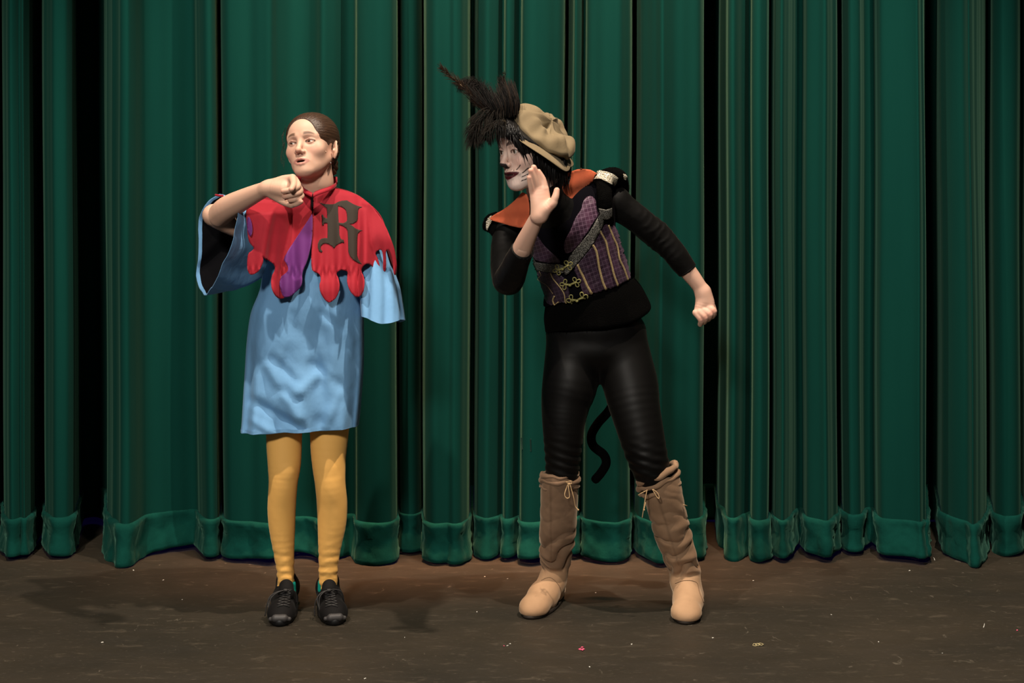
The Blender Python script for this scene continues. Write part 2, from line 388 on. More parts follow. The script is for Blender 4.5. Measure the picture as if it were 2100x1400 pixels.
def make_curtain():
    global fold
    fold = [(x-2260, y) for x, y in fold if x > 900 and x < 2180]+fold+[(x+2260, y) for x, y in fold if x < 1200 and x > -50]
    K = []
    for i in range(len(fold)-1):                 # centripetal-ish: dense linear samples, then smoothed lightly
        a, b = np.array(fold[i], float), np.array(fold[i+1], float); L = math.hypot((b[0]-a[0])*.00165, b[1]-a[1]); n = max(1, int(L/.006))
        for j in range(n): K.append(a+(b-a)*j/n)
    K.append(np.array(fold[-1], float)); K = np.array(K)
    X = (K[:, 0]-1050)*(D0+K[:, 1])/F; Y = K[:, 1].copy()
    for _ in range(14):
        X[1:-1] = .25*X[:-2]+.5*X[1:-1]+.25*X[2:]; Y[1:-1] = .25*Y[:-2]+.5*Y[1:-1]+.25*Y[2:]
    s = np.concatenate([[0], np.cumsum(np.hypot(np.diff(X), np.diff(Y)))]); n = len(X)
    Y = Y+(np.sin(s*31)+.7*np.sin(s*53+1)+.5*np.sin(s*97+2))*.0028
    Ym = .88
    def row(z, hem=0):
        t = z/2.6
        amp = 1.0+.10*(1-t)
        y = Ym+(Y-Ym)*amp; x = X.copy()
        w1 = np.sin(X*2.1+1.0)*.012*(t-.35)+np.sin(X*7+z*1.3)*.004*np.sin(z*2.2)     # slow sway of the pleats with height
        x = x+w1
        y = y+.012*np.sin(X*9+z*2.0)*np.exp(-z*1.2)
        return x, y
    zs = np.concatenate([np.linspace(.157, .5, 9), np.linspace(.6, 3.1, 26)])
    R = []
    for z in zs:
        x, y = row(z); R.append(np.stack([x, y, np.full(n, z)], 1))
    V, Fc = loft(R, False)
    root = empty('stage_curtain', (0, .85, 0), 'wide green velvet stage curtain hanging in deep pleats behind both performers', 'curtain')
    link('drape', V, Fc, velvet, root)
    # hem: the doubled band under the seam, a little proud and rumpled
    x0, y0 = row(.157); tx, ty = np.gradient(x0), np.gradient(y0); L = np.hypot(tx, ty)+1e-9; nx, ny = ty/L, -tx/L
    R = []
    lift = .012+.010*np.sin(x0*5.3+.6)+.008*np.sin(x0*13)+np.clip((y0-.95), 0, .4)*.03
    hz = [.168, .166, .160, .145, .125, .105, .085, .06, .04, .02, .006, 0.0]
    for i, z in enumerate(hz):
        t = i/(len(hz)-1); off = .002+.006*min(1, i/2.)+.004*math.sin(t*9)
        p = np.stack([x0*14, y0*14, np.full(n, z*22)], 1); rum = fbm(p, 4, 3)*.011*min(1, i/3.)
        flare = .020*t*(1+.8*np.sin(x0*8+1))
        inx = -.010 if i == len(hz)-1 else 0
        rum = np.where(y0 > 1.1, 0, rum)
        R.append(np.stack([x0+nx*(off+rum), y0+ny*(off+rum)-flare+(-inx), lift+(.158-lift)*(z/.166)], 1))
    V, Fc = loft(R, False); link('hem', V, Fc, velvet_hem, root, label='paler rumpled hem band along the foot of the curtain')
    # small dark square patch on the drape
    bv = bvh_of(bpy.data.objects['drape'])
    pts = [hit(bv, px, py, .004) for px, py in ((1070, 897), (1089, 900), (1090, 925), (1071, 921))]
    pb = [p+Vector((0, .003, 0)) for p in pts]
    link('mark', [tuple(p) for p in pts+pb], [(0, 3, 2, 1), (4, 5, 6, 7), (0, 1, 5, 4), (1, 2, 6, 5), (2, 3, 7, 6), (3, 0, 4, 7)], mat('dark_mark', (.002, .02, .015), .95), root, smooth=False, label='small dark square patch on the drape')
make_curtain()
# ------------------------------------------------------------------ people: shared pieces
def head_sdf(gaze=0.0, mouth='talk', lid=.0045, ears=True):
    s = SDF()
    s.ell((0, .014, .034), (.0735, .094, .080))
    s.ell((0, -.040, .030), (.060, .050, .060), .03)
    s.ell((0, -.034, -.030), (.056, .050, .065), .03)
    s.ell((0, -.036, -.068), (.044, .046, .040), .03)
    for x in (-1, 1):
        s.cap((x*.049, .008, -.043), (x*.016, -.066, -.093), .012, .011, .03)
        s.ell((x*.041, -.058, -.027), (.019, .016, .016), .03)
    s.ell((0, -.073, -.094), (.019, .016, .015), .022)
    s.cap((-.014, -.082, .020), (-.043, -.068, .019), .007, .007, .016).cap((.014, -.082, .020), (.043, -.068, .019), .007, .007, .016)
    for x in (-1, 1): s.ell((x*.031, -.0935, .001), (.019, .013, .013), .014, 's')
    s.cap((0, -.082, .010), (0, -.1035, -.027), .0062, .0078, .012)
    s.ell((0, -.1045, -.0315), (.0092, .0090, .0080), .008)
    for x in (-1, 1): s.ell((x*.0115, -.0945, -.0355), (.0072, .0085, .0065), .006)
    for x in (-1, 1): s.ell((x*.0062, -.1005, -.0435), (.0030, .0046, .0034), .004, 's')
    s.ell((0, -.073, -.063), (.027, .020, .021), .018)
    for x in (-1, 1):                             # eyelids around the eyeball
        s.ell((x*.031, -.0715, 0), .0142, .004)
        s.ell((x*.0315, -.088, -.0008-gaze*.001), (.0128, .012, lid), .002, 's', (0, x*-5, 0))
        s.cap((x*.018, -.0835, .0035), (x*.031, -.0862, lid+.0035), .0016, .0018, .003).cap((x*.031, -.0862, lid+.0035), (x*.045, -.0765, .0025), .0018, .0015, .003)
    # lips
    up = [(-.0262, -.0825, -.0655), (-.011, -.0915, -.0600), (-.004, -.0945, -.0575), (0, -.0945, -.0590), (.004, -.0945, -.0575), (.011, -.0915, -.0600), (.0262, -.0825, -.0655)]
    ru = [.0022, .0036, .0040, .0038, .0040, .0036, .0022]
    op = .0035 if mouth == 'talk' else .0030
    if mouth == 'smile':                          # wider, corners lifted
        up = [(a*1.28, b+abs(a)*.16, c+abs(a)*.10) for a, b, c in up]; ru = [.0030, .0044, .0048, .0044, .0048, .0044, .0030]
    for i in range(6): s.cap(up[i], up[i+1], ru[i], ru[i+1], .004)
    lw = [(-.0252, -.0820, -.0660), (-.010, -.0905, -.0705-op), (0, -.0925, -.0720-op), (.010, -.0905, -.0705-op), (.0252, -.0820, -.0660)]
    rl = [.0022, .0044, .0050, .0044, .0022]
    if mouth == 'smile': lw = [(a*1.28, b+abs(a)*.16, c+abs(a)*.10) for a, b, c in lw]; rl = [.0030, .0050, .0054, .0050, .0030]
    for i in range(4): s.cap(lw[i], lw[i+1], rl[i], rl[i+1], .004)
    s.ell((0, -.0945, -.0650-op*.4), (.0150 if mouth == 'talk' else .0225, .014, op), .002, 's')
    # ears
    for x in ((-1, 1) if ears else ()):
        R = np.array(Euler((math.radians(-12), math.radians(x*8), math.radians(x*40))).to_matrix())
        c = np.array((x*.0745, .012, -.019))
        s.ell(c, (.0065, .0195, .033), .006, 'u', R)
        s.ell(c+np.array((x*.006, -.002, .004)), (.0060, .0115, .019), .004, 's', R)
        s.cap(c+np.array((x*.004, .004, -.010)), c+np.array((x*.0045, .006, .012)), .0022, .0022, .004)
        s.ell(c+np.array((-x*.001, -.012, -.004)), (.004, .004, .006), .004)
    return s
def head_colors(v, base, lip, brow, cat=False, hairline=None, mouthdark=(.03, .008, .008)):
    x, y, z = v[:, 0], v[:, 1], v[:, 2]; n = len(v); c = np.tile(np.array(base), (n, 1)).astype(float)
    def blend(w_, col):
        w_ = np.clip(w_, 0, 1)[:, None]; c[:] = c*(1-w_)+np.array(col)*w_
    front = smoothstep(-.04, -.06, y); ax = np.abs(x)
    blush = np.exp(-(((ax-.040)/.020)**2+((z+.030)/.020)**2))*front
    blend(blush*.30, (base[0]*.95, base[1]*.62, base[2]*.62))
    blend(np.exp(-((x/.016)**2+((z+.036)/.012)**2))*smoothstep(-.085, -.098, y)*.35, (base[0]*.9, base[1]*.55, base[2]*.5))
    # brows: rising to the middle
    t = np.clip((ax-.012)/.036, 0, 1); zb = .0215+.006*np.sin(t*2.6)-.004*t
    if not cat: zb = zb+.004*(1-t)
    wb_ = smoothstep(.0068*(1-.5*t), .0038*(1-.5*t), np.abs(z-zb))*smoothstep(.010, .014, ax)*smoothstep(.050, .044, ax)*front
    wb_ = wb_*smoothstep(.010, .019, ax)*(.55+.45*smoothstep(.052, .034, ax)); blend(wb_*.85, brow)
    blend(smoothstep(.0155, .0125, np.sqrt((ax-.031)**2+((z-.001)*1.25)**2))*front*(.25 if cat else .55), (base[0]*.55, base[1]*.42, base[2]*.42))
    # lash line
    e = np.sqrt(((ax-.0315)/.0145)**2+((z+.0005)/.0062)**2)
    blend(smoothstep(1.22, 1.0, e)*smoothstep(.78, .95, e)*front*(z > -.003)*.9, (.015, .010, .010))
    if cat: blend(smoothstep(-.050, -.072, z)*.35*front, (.80, .74, .70))
    # lips
    zl = -.0655; wl = np.where(z > zl, smoothstep(.0105, .0085, (z-zl)+(ax/.027)**2*.006), smoothstep(.0150, .0128, (zl-z)+(ax/.027)**2*.010))*smoothstep(.0290, .0262, ax)*smoothstep(-.077, -.081, y)
    if cat: zc = zl+ax*.12; wl = np.where(z > zc, smoothstep(.0100, .0085, (z-zc)+(ax/.036)**2*.007), smoothstep(.0140, .0122, (zc-z)+(ax/.036)**2*.011))*smoothstep(.0380, .0345, ax)*smoothstep(-.070, -.075, y)
    blend(wl*(1.0 if cat else .9), lip)
    m = (((x)/(.0215 if cat else .0155))**2+((z+.0664-(ax*.06 if cat else 0))/.0040)**2 < 1.0) & (y > -.0905) & (y < -.06); c[m] = mouthdark
    # nostrils
    m = (((ax-.006)/.0034)**2+((z+.0430)/.0036)**2 < .8) & (y > -.100) & (y < -.087); c[m] = (.16, .05, .04)
    if cat:
        blend(smoothstep(.0155, .0135, np.sqrt((x)**2+((z+.0375)*1.4)**2))*smoothstep(-.088, -.094, y)*.98, (.010, .008, .010))
        blend((np.abs(x) < .0012)*(z < -.044)*(z > -.057)*(y < -.085)*.8, (.03, .01, .01))
        for a0, b0 in (((.030, -.052), (.044, -.040)), ((.040, -.064), (.055, -.052)), ((.037, -.075), (.052, -.068)), ((.034, -.086), (.048, -.081))):
            for sx in (-1, 1):
                a_ = np.array((a0[0]*sx, a0[1])); b_ = np.array((b0[0]*sx, b0[1])); p = np.stack([x, z], 1); d = b_-a_
                tt = np.clip(((p-a_) @ d)/(d @ d), 0, 1); dd = np.linalg.norm(p-a_-tt[:, None]*d, axis=1)
                blend(smoothstep(.0016, .0008, dd)*front, (.02, .012, .012))
        for k in range(14):                        # whisker dots
            rr = random.Random(k); px_, pz_ = rr.choice((-1, 1))*rr.uniform(.012, .026), rr.uniform(-.058, -.050)
            blend(smoothstep(.0011, .0006, np.hypot(x-px_, z-pz_))*front*.8, (.03, .02, .02))
        # winged liner and second brow
        for sx in (-1, 1):
            for a0, b0, w0 in (((.016, .020), (.028, .034), .0018), ((.028, .034), (.044, .034), .0016), ((.044, .003), (.057, .012), .0018)):
                a_ = np.array((a0[0]*sx, a0[1])); b_ = np.array((b0[0]*sx, b0[1])); p = np.stack([x, z], 1); d = b_-a_
                tt = np.clip(((p-a_) @ d)/(d @ d), 0, 1); dd = np.linalg.norm(p-a_-tt[:, None]*d, axis=1)
                blend(smoothstep(w0, w0*.5, dd)*smoothstep(-.02, -.05, y), (.03, .015, .015))
    return c
def frame(origin, roll, yaw, pitch, scale, wide=1.0):       # head matrix: pitch, then yaw, then a roll seen from the front
    return Matrix.Translation(origin) @ Matrix.Rotation(math.radians(roll), 4, 'Y') @ Matrix.Rotation(math.radians(yaw), 4, 'Z') @ Matrix.Rotation(math.radians(pitch), 4, 'X') @ Matrix.Scale(scale, 4) @ Matrix.Scale(wide, 4, (1, 0, 0))
def xf(M, v):
    A = np.array(M); return v @ A[:3, :3].T+A[:3, 3]
def iris_eyes(M, parent, look, col):
    for sx in (-1, 1):
        n, m_ = 28, 20; V = []; C = []
        gz = Vector(look).normalized(); q = Vector((0, -1, 0)).rotation_difference(gz)
        for i in range(m_+1):
            th = math.pi*i/m_
            for j in range(n):
                a = 2*math.pi*j/n; p = Vector((math.sin(th)*math.cos(a), -math.cos(th), math.sin(th)*math.sin(a)))*.0123
                V.append(tuple((q @ p)+Vector((sx*.031, -.0715, 0)))); C.append((.006, .005, .005) if th < .30 else (col if th < .62 else (.62, .57, .52)))
        Vx = xf(M, np.array(V)); Fc = [(i*n+j, i*n+(j+1) % n, (i+1)*n+(j+1) % n, (i+1)*n+j) for i in range(m_) for j in range(n)]
        link('eye', Vx, Fc, M_eye, parent, colors=C)
def join_sdf(parts):                              # [(verts, quads, colours)] into one
    V, Q, C, n = [], [], [], 0
    for v, q, c in parts: V.append(v); Q.append(q+n); C.append(c if c.ndim == 2 else np.tile(c, (len(v), 1))); n += len(v)
    return np.concatenate(V), np.concatenate(Q), np.concatenate(C)
def pc(pts):                                      # chain given as (px, py, depth, radius in px)
    return [(*P(x, y, d), S(r, d)) for x, y, d, r in pts]
def strands(M, rows, rad, n=5, jit=0.0, seed=0):
    pass
M_skin = mat('skin', (.6, .4, .3), .48, attr=True, sss=.12, bump=[(420, .12, .0006)], spec=.35)
M_eye = mat('eye', (.8, .8, .8), .08, attr=True, spec=.6)
M_black = mat('black_jersey', (.0030, .0028, .0026), .6, .10, (.40, .32, .26), bump=[((18, 18, 30), .35, .004)], spec=.12)

def foot_outline(heel, toe, wh, wt, n=40, toe_round=2.3):
    h_, t_ = np.array(heel[:2], float), np.array(toe[:2], float); d = t_-h_; L = np.linalg.norm(d); d /= L; p = np.array((-d[1], d[0])); out = []
    for i in range(n):
        a = 2*math.pi*i/n; c, s_ = math.cos(a), math.sin(a)
        u = L*.5*(1-math.copysign(abs(c)**(2/toe_round), c)); wdt = wh+(wt-wh)*smoothstep(.15, .7, u/L)
        out.append(h_+d*u+p*math.copysign(abs(s_)**(2/toe_round), s_)*wdt)
    return np.array(out)
def slab(poly, z0, z1, inset=0.0):
    c = poly.mean(0); rings = [np.column_stack([c+(poly-c)*k, np.full(len(poly), z)]) for k, z in ((.97, z0), (1.0, z0+.25*(z1-z0)), (1.0, z0+.8*(z1-z0)), (.96, z1))]
    V, Fc = loft(rings, True, True, True); return V, Fc
# ------------------------------------------------------------------ performer on the left
WB = .05                                          # depth of her body's middle
wr = empty('person', (float(P(632, 1270)[0]), .08, 0), 'person in blue tunic, red cape with a letter and yellow tights, one arm raised', 'person')
skin_w = (.60, .365, .265)
# head
Mw = frame(PV(616.5, 291, -.10), -7, -18, -9, .965, 1.05)
o_ = Mw.to_3x3() @ Vector((0, -.085, 0)); Mw = Matrix.Translation(-o_) @ Mw       # mid-eye point lands on its pixel
hs = head_sdf(mouth='talk', lid=.0031)
inv = Mw.inverted(); nb = inv @ PV(650, 405, .03); nm = inv @ PV(651, 372, .0)
hs.cap((0, .018, -.050), tuple(nm), .050, .047, .018).cap(tuple(nm), tuple(nb), .047, .056, .02)
v, q = hs.mesh(.0019); c = head_colors(v, skin_w, (.47, .21, .17), (.09, .045, .025))
head_part = (xf(Mw, v), q, c)
# forearm and hand, palm to the camera, wrist dropped, fingers curled back
hsd = SDF()
hsd.chain(pc([(450, 441, -.10, 24.5), (466, 427, -.14, 25), (495, 411, -.19, 22), (530, 394, -.245, 17.5), (549, 386, -.275, 15)]), .02)
hsd.chain(pc([(549, 386, -.275, 14.5), (566, 386, -.29, 17), (583, 388, -.30, 19)]), .015)
hsd.chain(pc([(555, 378, -.275, 9), (580, 368, -.295, 8.5), (600, 364, -.31, 7.0)]), .012)      # index metacarpal along the top
hsd.chain(pc([(560, 400, -.28, 9), (583, 413, -.30, 9), (598, 419, -.315, 8)]), .012)           # thumb muscle below
hsd.chain(pc([(600, 365, -.310, 7.6), (602.5, 377, -.345, 6.6), (598, 387, -.375, 5.6), (597, 388, -.378, 5.3)]), .004)
hsd.chain(pc([(604, 368, -.30, 7.5), (611, 381, -.335, 7.0), (600, 388, -.355, 6.2), (581, 392, -.352, 5.4)]), .0035)
hsd.chain(pc([(606, 376, -.295, 7.8), (615.5, 391, -.325, 7.0), (604, 398, -.345, 6.2), (584, 403, -.340, 5.4)]), .0035)
hsd.chain(pc([(603, 390, -.29, 7.5), (618, 401, -.315, 6.6), (608, 407.5, -.335, 5.8), (595, 410.5, -.335, 5.2)]), .0035)
hsd.chain(pc([(594, 417, -.31, 7.5), (606, 418, -.325, 6.2), (617, 413.5, -.335, 5.2)]), .004)
hv, hq = hsd.mesh(.0020)
def handcol(v, base, tips):
    c = np.tile(np.array(base), (len(v), 1)).astype(float)
    for t in tips:
        w_ = np.exp(-(np.linalg.norm(v-np.array(t), axis=1)/.010)**2)[:, None]*.5; c = c*(1-w_)+np.array((base[0]*.95, base[1]*.62, base[2]*.62))*w_
    return c
hc = handcol(hv, skin_w, [P(597, 388, -.378), P(579, 392, -.352), P(583, 403, -.34), P(594, 410.5, -.335), P(618, 413, -.335)])
# rest of the body, a little slimmer than the clothes that cover it
bs = SDF()
bs.chain([(*P(650, 400, .03), .050), (*P(645, 440, .05), .08), (*P(640, 520, .05), .105)], .06, sq=((0, 1, 0), .8))
bs.chain([(*P(640, 520, .05), .105), (*P(634, 640, .05), .088), (*P(632, 740, .05), .115), (*P(632, 790, .06), .12)], .05, sq=((0, 1, 0), .85))
bs.chain([(*P(585, 440, .05), .040), (*P(712, 436, .05), .042)], .05)
bs.chain([(*P(580, 446, .05), .038), (*P(505, 468, -.01), .036), (*P(438, 441, -.09), .036)], .03)
bs.chain([(*P(456, 444, -.09), .030), (*P(472, 426, -.15), .030)], .02)
bs.chain([(*P(716, 436, .04), .045), (*P(752, 520, .05), .038), (*P(768, 600, .03), .033), (*P(772, 640, 0), .024)], .03)
legL = [(585, 790, .06, 40), (583, 890, .055, 37), (583.5, 950, .05, 34), (581, 990, .05, 29.5), (577.5, 1040, .075, 29), (579, 1086, .09, 26), (583, 1136, .10, 21), (586, 1180, .105, 17.5), (586, 1192, .11, 14), (586, 1200, .11, 8)]
legR = [(678, 790, .06, 42), (675.5, 880, .055, 40), (673.5, 938, .05, 35), (677, 990, .05, 31), (681, 1030, .07, 31), (681, 1070, .085, 29), (676, 1120, .095, 23.5), (673, 1169, .105, 19), (673, 1190, .11, 14), (673, 1200, .11, 8)]
for lg in (legL, legR): bs.chain(pc([(a, b, c_, r-6) for a, b, c_, r in lg]), .02)
bv, bq = bs.mesh(.008)
v, q, c = join_sdf([head_part, (hv, hq, hc), (bv, bq, np.array(skin_w))])
link('body', v, q, M_skin, wr, colors=c)
iris_eyes(Mw, wr, (-.38, -1, -.32), (.045, .026, .014))
mouth_dark = mat('mouth', (.05, .012, .010), .5)
# hair: smooth cap pulled back to a low bun
M_hair = mat('brown_hair', (.022, .010, .006), .42, bump=[((520, 14, 520), .8, .0012), ((120, 8, 120), .4, .003)], var=((240, 8, 240), .25, (.060, .028, .014)), spec=.5)
h = SDF()
h.ell((0, .017, .036), (.0775, .0985, .0825)).ell((0, -.036, .030), (.0645, .056, .0655), .03).ell((0, .060, -.01), (.060, .050, .060), .03)
h.ell((0, -.130, -.014), (.0650, .112, .1050), .006, 's')
h.ell((0, -.10, -.062), (.085, .088, .070), .006, 's')
for x in (-1, 1): h.ell((x*.080, .000, -.028), (.020, .020, .038), .008, 's')
h.ell((0, .02, -.110), (.09, .11, .060), .02, 's')
v, q = h.mesh(.0026)
a_ = np.arctan2(v[:, 0], v[:, 2]-.03); v = v+normals(v, q)*(np.sin(a_*46)*.0003)[:, None]
hair = link('hair', v, q, M_hair, wr); hair.matrix_parent_inverse = Matrix.Translation(-wr.location); hair.matrix_basis = Mw
b_ = SDF(); b_.ell((0, 0, 0), (.026, .022, .032)).ell((.006, -.004, .012), (.020, .02, .018), .008)
v, q = b_.mesh(.003); v += normals(v, q)*(np.sin(v[:, 0]*350+v[:, 2]*260)*.0014)[:, None]
link('bun', v+P(677, 343, .05), q, M_hair, hair).matrix_parent_inverse = Mw.inverted()
fl = MB(); rr = random.Random(5)
for k in range(12):                               # loose wisps
    s0 = rr.choice(((587, 282), (584, 298), (586, 262))); ang = rr.uniform(-1, 1)
    p = [P(s0[0]+rr.uniform(-4, 4), s0[1]+rr.uniform(-10, 10), -.06)]
    dx = -rr.uniform(2, 9) if s0[0] < 620 else rr.uniform(-3, 8)
    for j in range(1, 7): p.append(P(s0[0]+dx*math.sin(j*.5)+rr.uniform(-1, 1), s0[1]+(j*rr.uniform(5, 9) if s0[0] < 595 else j*rr.uniform(-1, 1.5)), -.05))
    fl.add(tube(cr(p, 3), .00028, 3))
o_w = fl.build('wisps', M_hair, hair); o_w.matrix_parent_inverse = Mw.inverted(); o_w['kind'] = 'stuff'
# ear piece and stud
e_ = SDF(); e_.chain([(*P(689, 300, -.02), .0015), (*P(692, 297, -.01), .0016), (*P(685, 299, -.03), .0014)], .002); v, q = e_.mesh(.0012); link('ear_clip', v, q, mat('clear_plastic', (.35, .33, .22), .3), wr, label='clear wire clip over the ear')
e_ = SDF(); e_.chain([(*P(664, 309.5, -.085), .0020), (*P(668, 311, -.08), .0024)], .002); v, q = e_.mesh(.0012); link('microphone', v, q, mat('beige_mic', (.62, .42, .30), .5), wr, label='tiny beige cheek microphone')
e_ = SDF(); e_.ell(P(678.5, 334, -.045), .0028); v, q = e_.mesh(.0011); link('earring', v, q, mat('silver', (.8, .8, .8), .2, metal=1.), wr, label='small silver stud')

# tights
M_tights = mat('yellow_tights', (.90, .50, .14), .62, .25, (1., .8, .5), bump=[(700, .15, .0004)], var=(3, .4, (.86, .46, .12)), spec=.25)
t = SDF()
for lg in (legL, legR): t.chain(pc([(a, b, c_, r) for a, b, c_, r in lg[:-2]]+[(lg[-2][0], 1212, .115, 17.5)]), .02)
t.ell(P(632, 770, .06), (.135, .10, .09), .03)
t.ell(P(588, 965, .02), (.020, .016, .024), .02).ell(P(676, 955, .02), (.021, .016, .024), .02)
t.plane(P(586, 1206, .1)-np.array((0, 0, .002)), (0, 0, -1))
v, q = t.mesh(.0042); nrm = normals(v, q)
zz = v[:, 2]; ank = smoothstep(.30, .10, zz); ph = np.arctan2(v[:, 1]-.09, (v[:, 0]-np.where(v[:, 0] < P(630, 1100)[0], P(583, 1150, .1)[0], P(674, 1150, .1)[0])))
wv = np.sin(zz*230+2.2*np.sin(ph*1.5)+fbm(v*16, 2)*2.5)*.0006+fbm(v*np.array((14, 14, 75)), 5, 3)*.0030
v = v+nrm*(ank*wv)[:, None]+nrm*(fbm(v*9, 8)*.0012)[:, None]
link('tights', v, q, M_tights, wr)

# shoes
M_shoe = mat('black_shoe', (.0050, .0046, .0046), .75, .04, (.5, .5, .5), bump=[(500, .4, .001)], var=(60, .3, (.007, .006, .006)), spec=.12)
M_rub = mat('black_rubber', (.005, .005, .0055), .5, spec=.3)
M_grey = mat('grey_toe_rubber', (.045, .042, .042), .5)
M_lace = mat('black_lace', (.032, .030, .029), .7)
M_sock = mat('green_sock', (.0, .22, .17), .9)
def shoe(toe, heel, ank, nm_seed, lab):
    T, H = np.array(G(*toe)), np.array(heel); d = (T-H); L = np.linalg.norm(d); d /= L; p = np.array((-d[1], d[0], 0.)); up = np.array((0, 0, 1.))
    at = lambda u, s_, z: H+d*(u*L)+p*s_+up*z
    s = SDF()
    s.cap(at(.16, 0, .045), at(.50, 0, .043), .036, .037, .03).cap(at(.50, 0, .040), at(.80, 0, .030), .039, .036, .03)
    s.ell(at(.80, 0, .026), (.043, .043, .034), .03).ell(at(.88, 0, .020), (.034, .034, .026), .02)
    s.cap(at(.20, 0, .070), at(.30, 0, .088), .035, .034, .03)            # collar
    s.cap(at(.33, 0, .092), at(.62, 0, .062), .024, .026, .02)            # instep
    s.ell(at(.20, 0, .128), (.030, .030, .038), .010, 's')
    s.plane(H+up*.014, (0, 0, -1))
    v, q = s.mesh(.003); root = link('shoe', v, q, M_shoe, wr, label=lab)
    o = foot_outline(H-d*.006, T, .036, .048); link('sole', *slab(o, .0015, .026), M_rub, root)
    s = SDF(); s.cap(P(ank, 1216, .045), P(ank, 1202, .062), .027, .024, .01, sq=(tuple(d), .45)); v, q = s.mesh(.003); tg_ = link('tongue', v, q, M_shoe, root)
    s = SDF(); s.cap(at(.965, -.014, .026), at(.965, .014, .026), .0125, .0125, .004); s.cap(at(.95, -.030, .022), at(.955, .03, .022), .007, .007, .004); v, q = s.mesh(.0024); link('toe_guard', v, q, M_grey, root, label='grey rubber toe guard')
    la = MB()
    bvh = bvh_of(root, tg_)
    def on(u, s_, off=.002):
        l, n, i, r = bvh.ray_cast(Vector(at(u, s_, .3)), Vector((0, 0, -1)))
        return np.array(l)+np.array((0, 0, off)) if l else at(u, s_, .1)
    for k in range(6):
        yk = 1211+k*5.6; xk = ank+(toe[0]-ank)*(yk-1208)/75; wk = 9.5+.5*k
        for sg in (-1, 1): la.add(tube([hit(bvh, x, y, .0022, .02) for x, y in cr([(xk-sg*wk, yk), (xk, yk+1.8), (xk+sg*wk, yk+4.8)], 5)], .0016, 6))
    side = -1 if True else 1
    kn = np.array(hit(bvh, ank-1, 1210, .008, .02))
    rr = random.Random(nm_seed)
    for k, (ex, ey, ez) in enumerate(((-.036, .80, .030), (-.046, .70, .008), (.034, .60, .04))):
        e = at(ey, ex*1.25, ez); m1 = (kn*.75+e*.25)+up*.012+p*ex*.25; m2 = (kn*.4+e*.6)+up*.016+p*ex*.35
        la.add(tube(cr([kn, m1, m2, e], 6), .0019, 6)); la.add(tube(cr([kn+p*.003, m1+p*ex*.15, m2+p*ex*.2, e+p*.003], 6), .0019, 6)) if k < 1 else None
    la.add(tube([kn-p*.006, kn, kn+p*.006], .005, 8)); la.build('laces', M_lace, root)
    return at
HL = G(594, 1226); HR = G(668, 1228)
atL = shoe((573, 1286), HL, 587, 1, 'black running shoe on her right foot'); atR = shoe((688, 1284), HR, 675, 2, 'black running shoe on her left foot')
for n_, (x, y) in enumerate(((603, 1199), (656, 1196))):
    s = SDF(); s.cap(P(x, y+14, .10), P(x, y-3, .10), S(5), S(4.5), .01); v, q = s.mesh(.004); link('sock', v, q, M_sock, wr, label='green ankle sock')
# ------------------------------------------------------------------ her tunic, sleeves and cape
M_blue = mat('blue_cotton', (.130, .295, .52), .78, .15, (.8, .9, 1.), bump=[((9, 9, 6), .55, .012), ((42, 42, 30), .35, .003), (900, .12, .0003)], var=((3, 3, 3), .35, (.16, .345, .58)), spec=.2)
M_lining = mat('black_lining', (.004, .004, .005), .95, spec=.05)
M_red = mat('red_cotton', (.31, .013, .025), .75, .15, (1., .6, .6), bump=[((10, 10, 5), .4, .008), ((45, 45, 20), .25, .003), (900, .12, .0003)], spec=.2)
M_purple = mat('purple_cotton', (.125, .024, .155), .7, .15, (1., .7, 1.), bump=[((14, 14, 9), .4, .006), (900, .12, .0003)], spec=.2)
M_letter = mat('black_print', (.030, .022, .016), .8, bump=[(900, .15, .0004)])
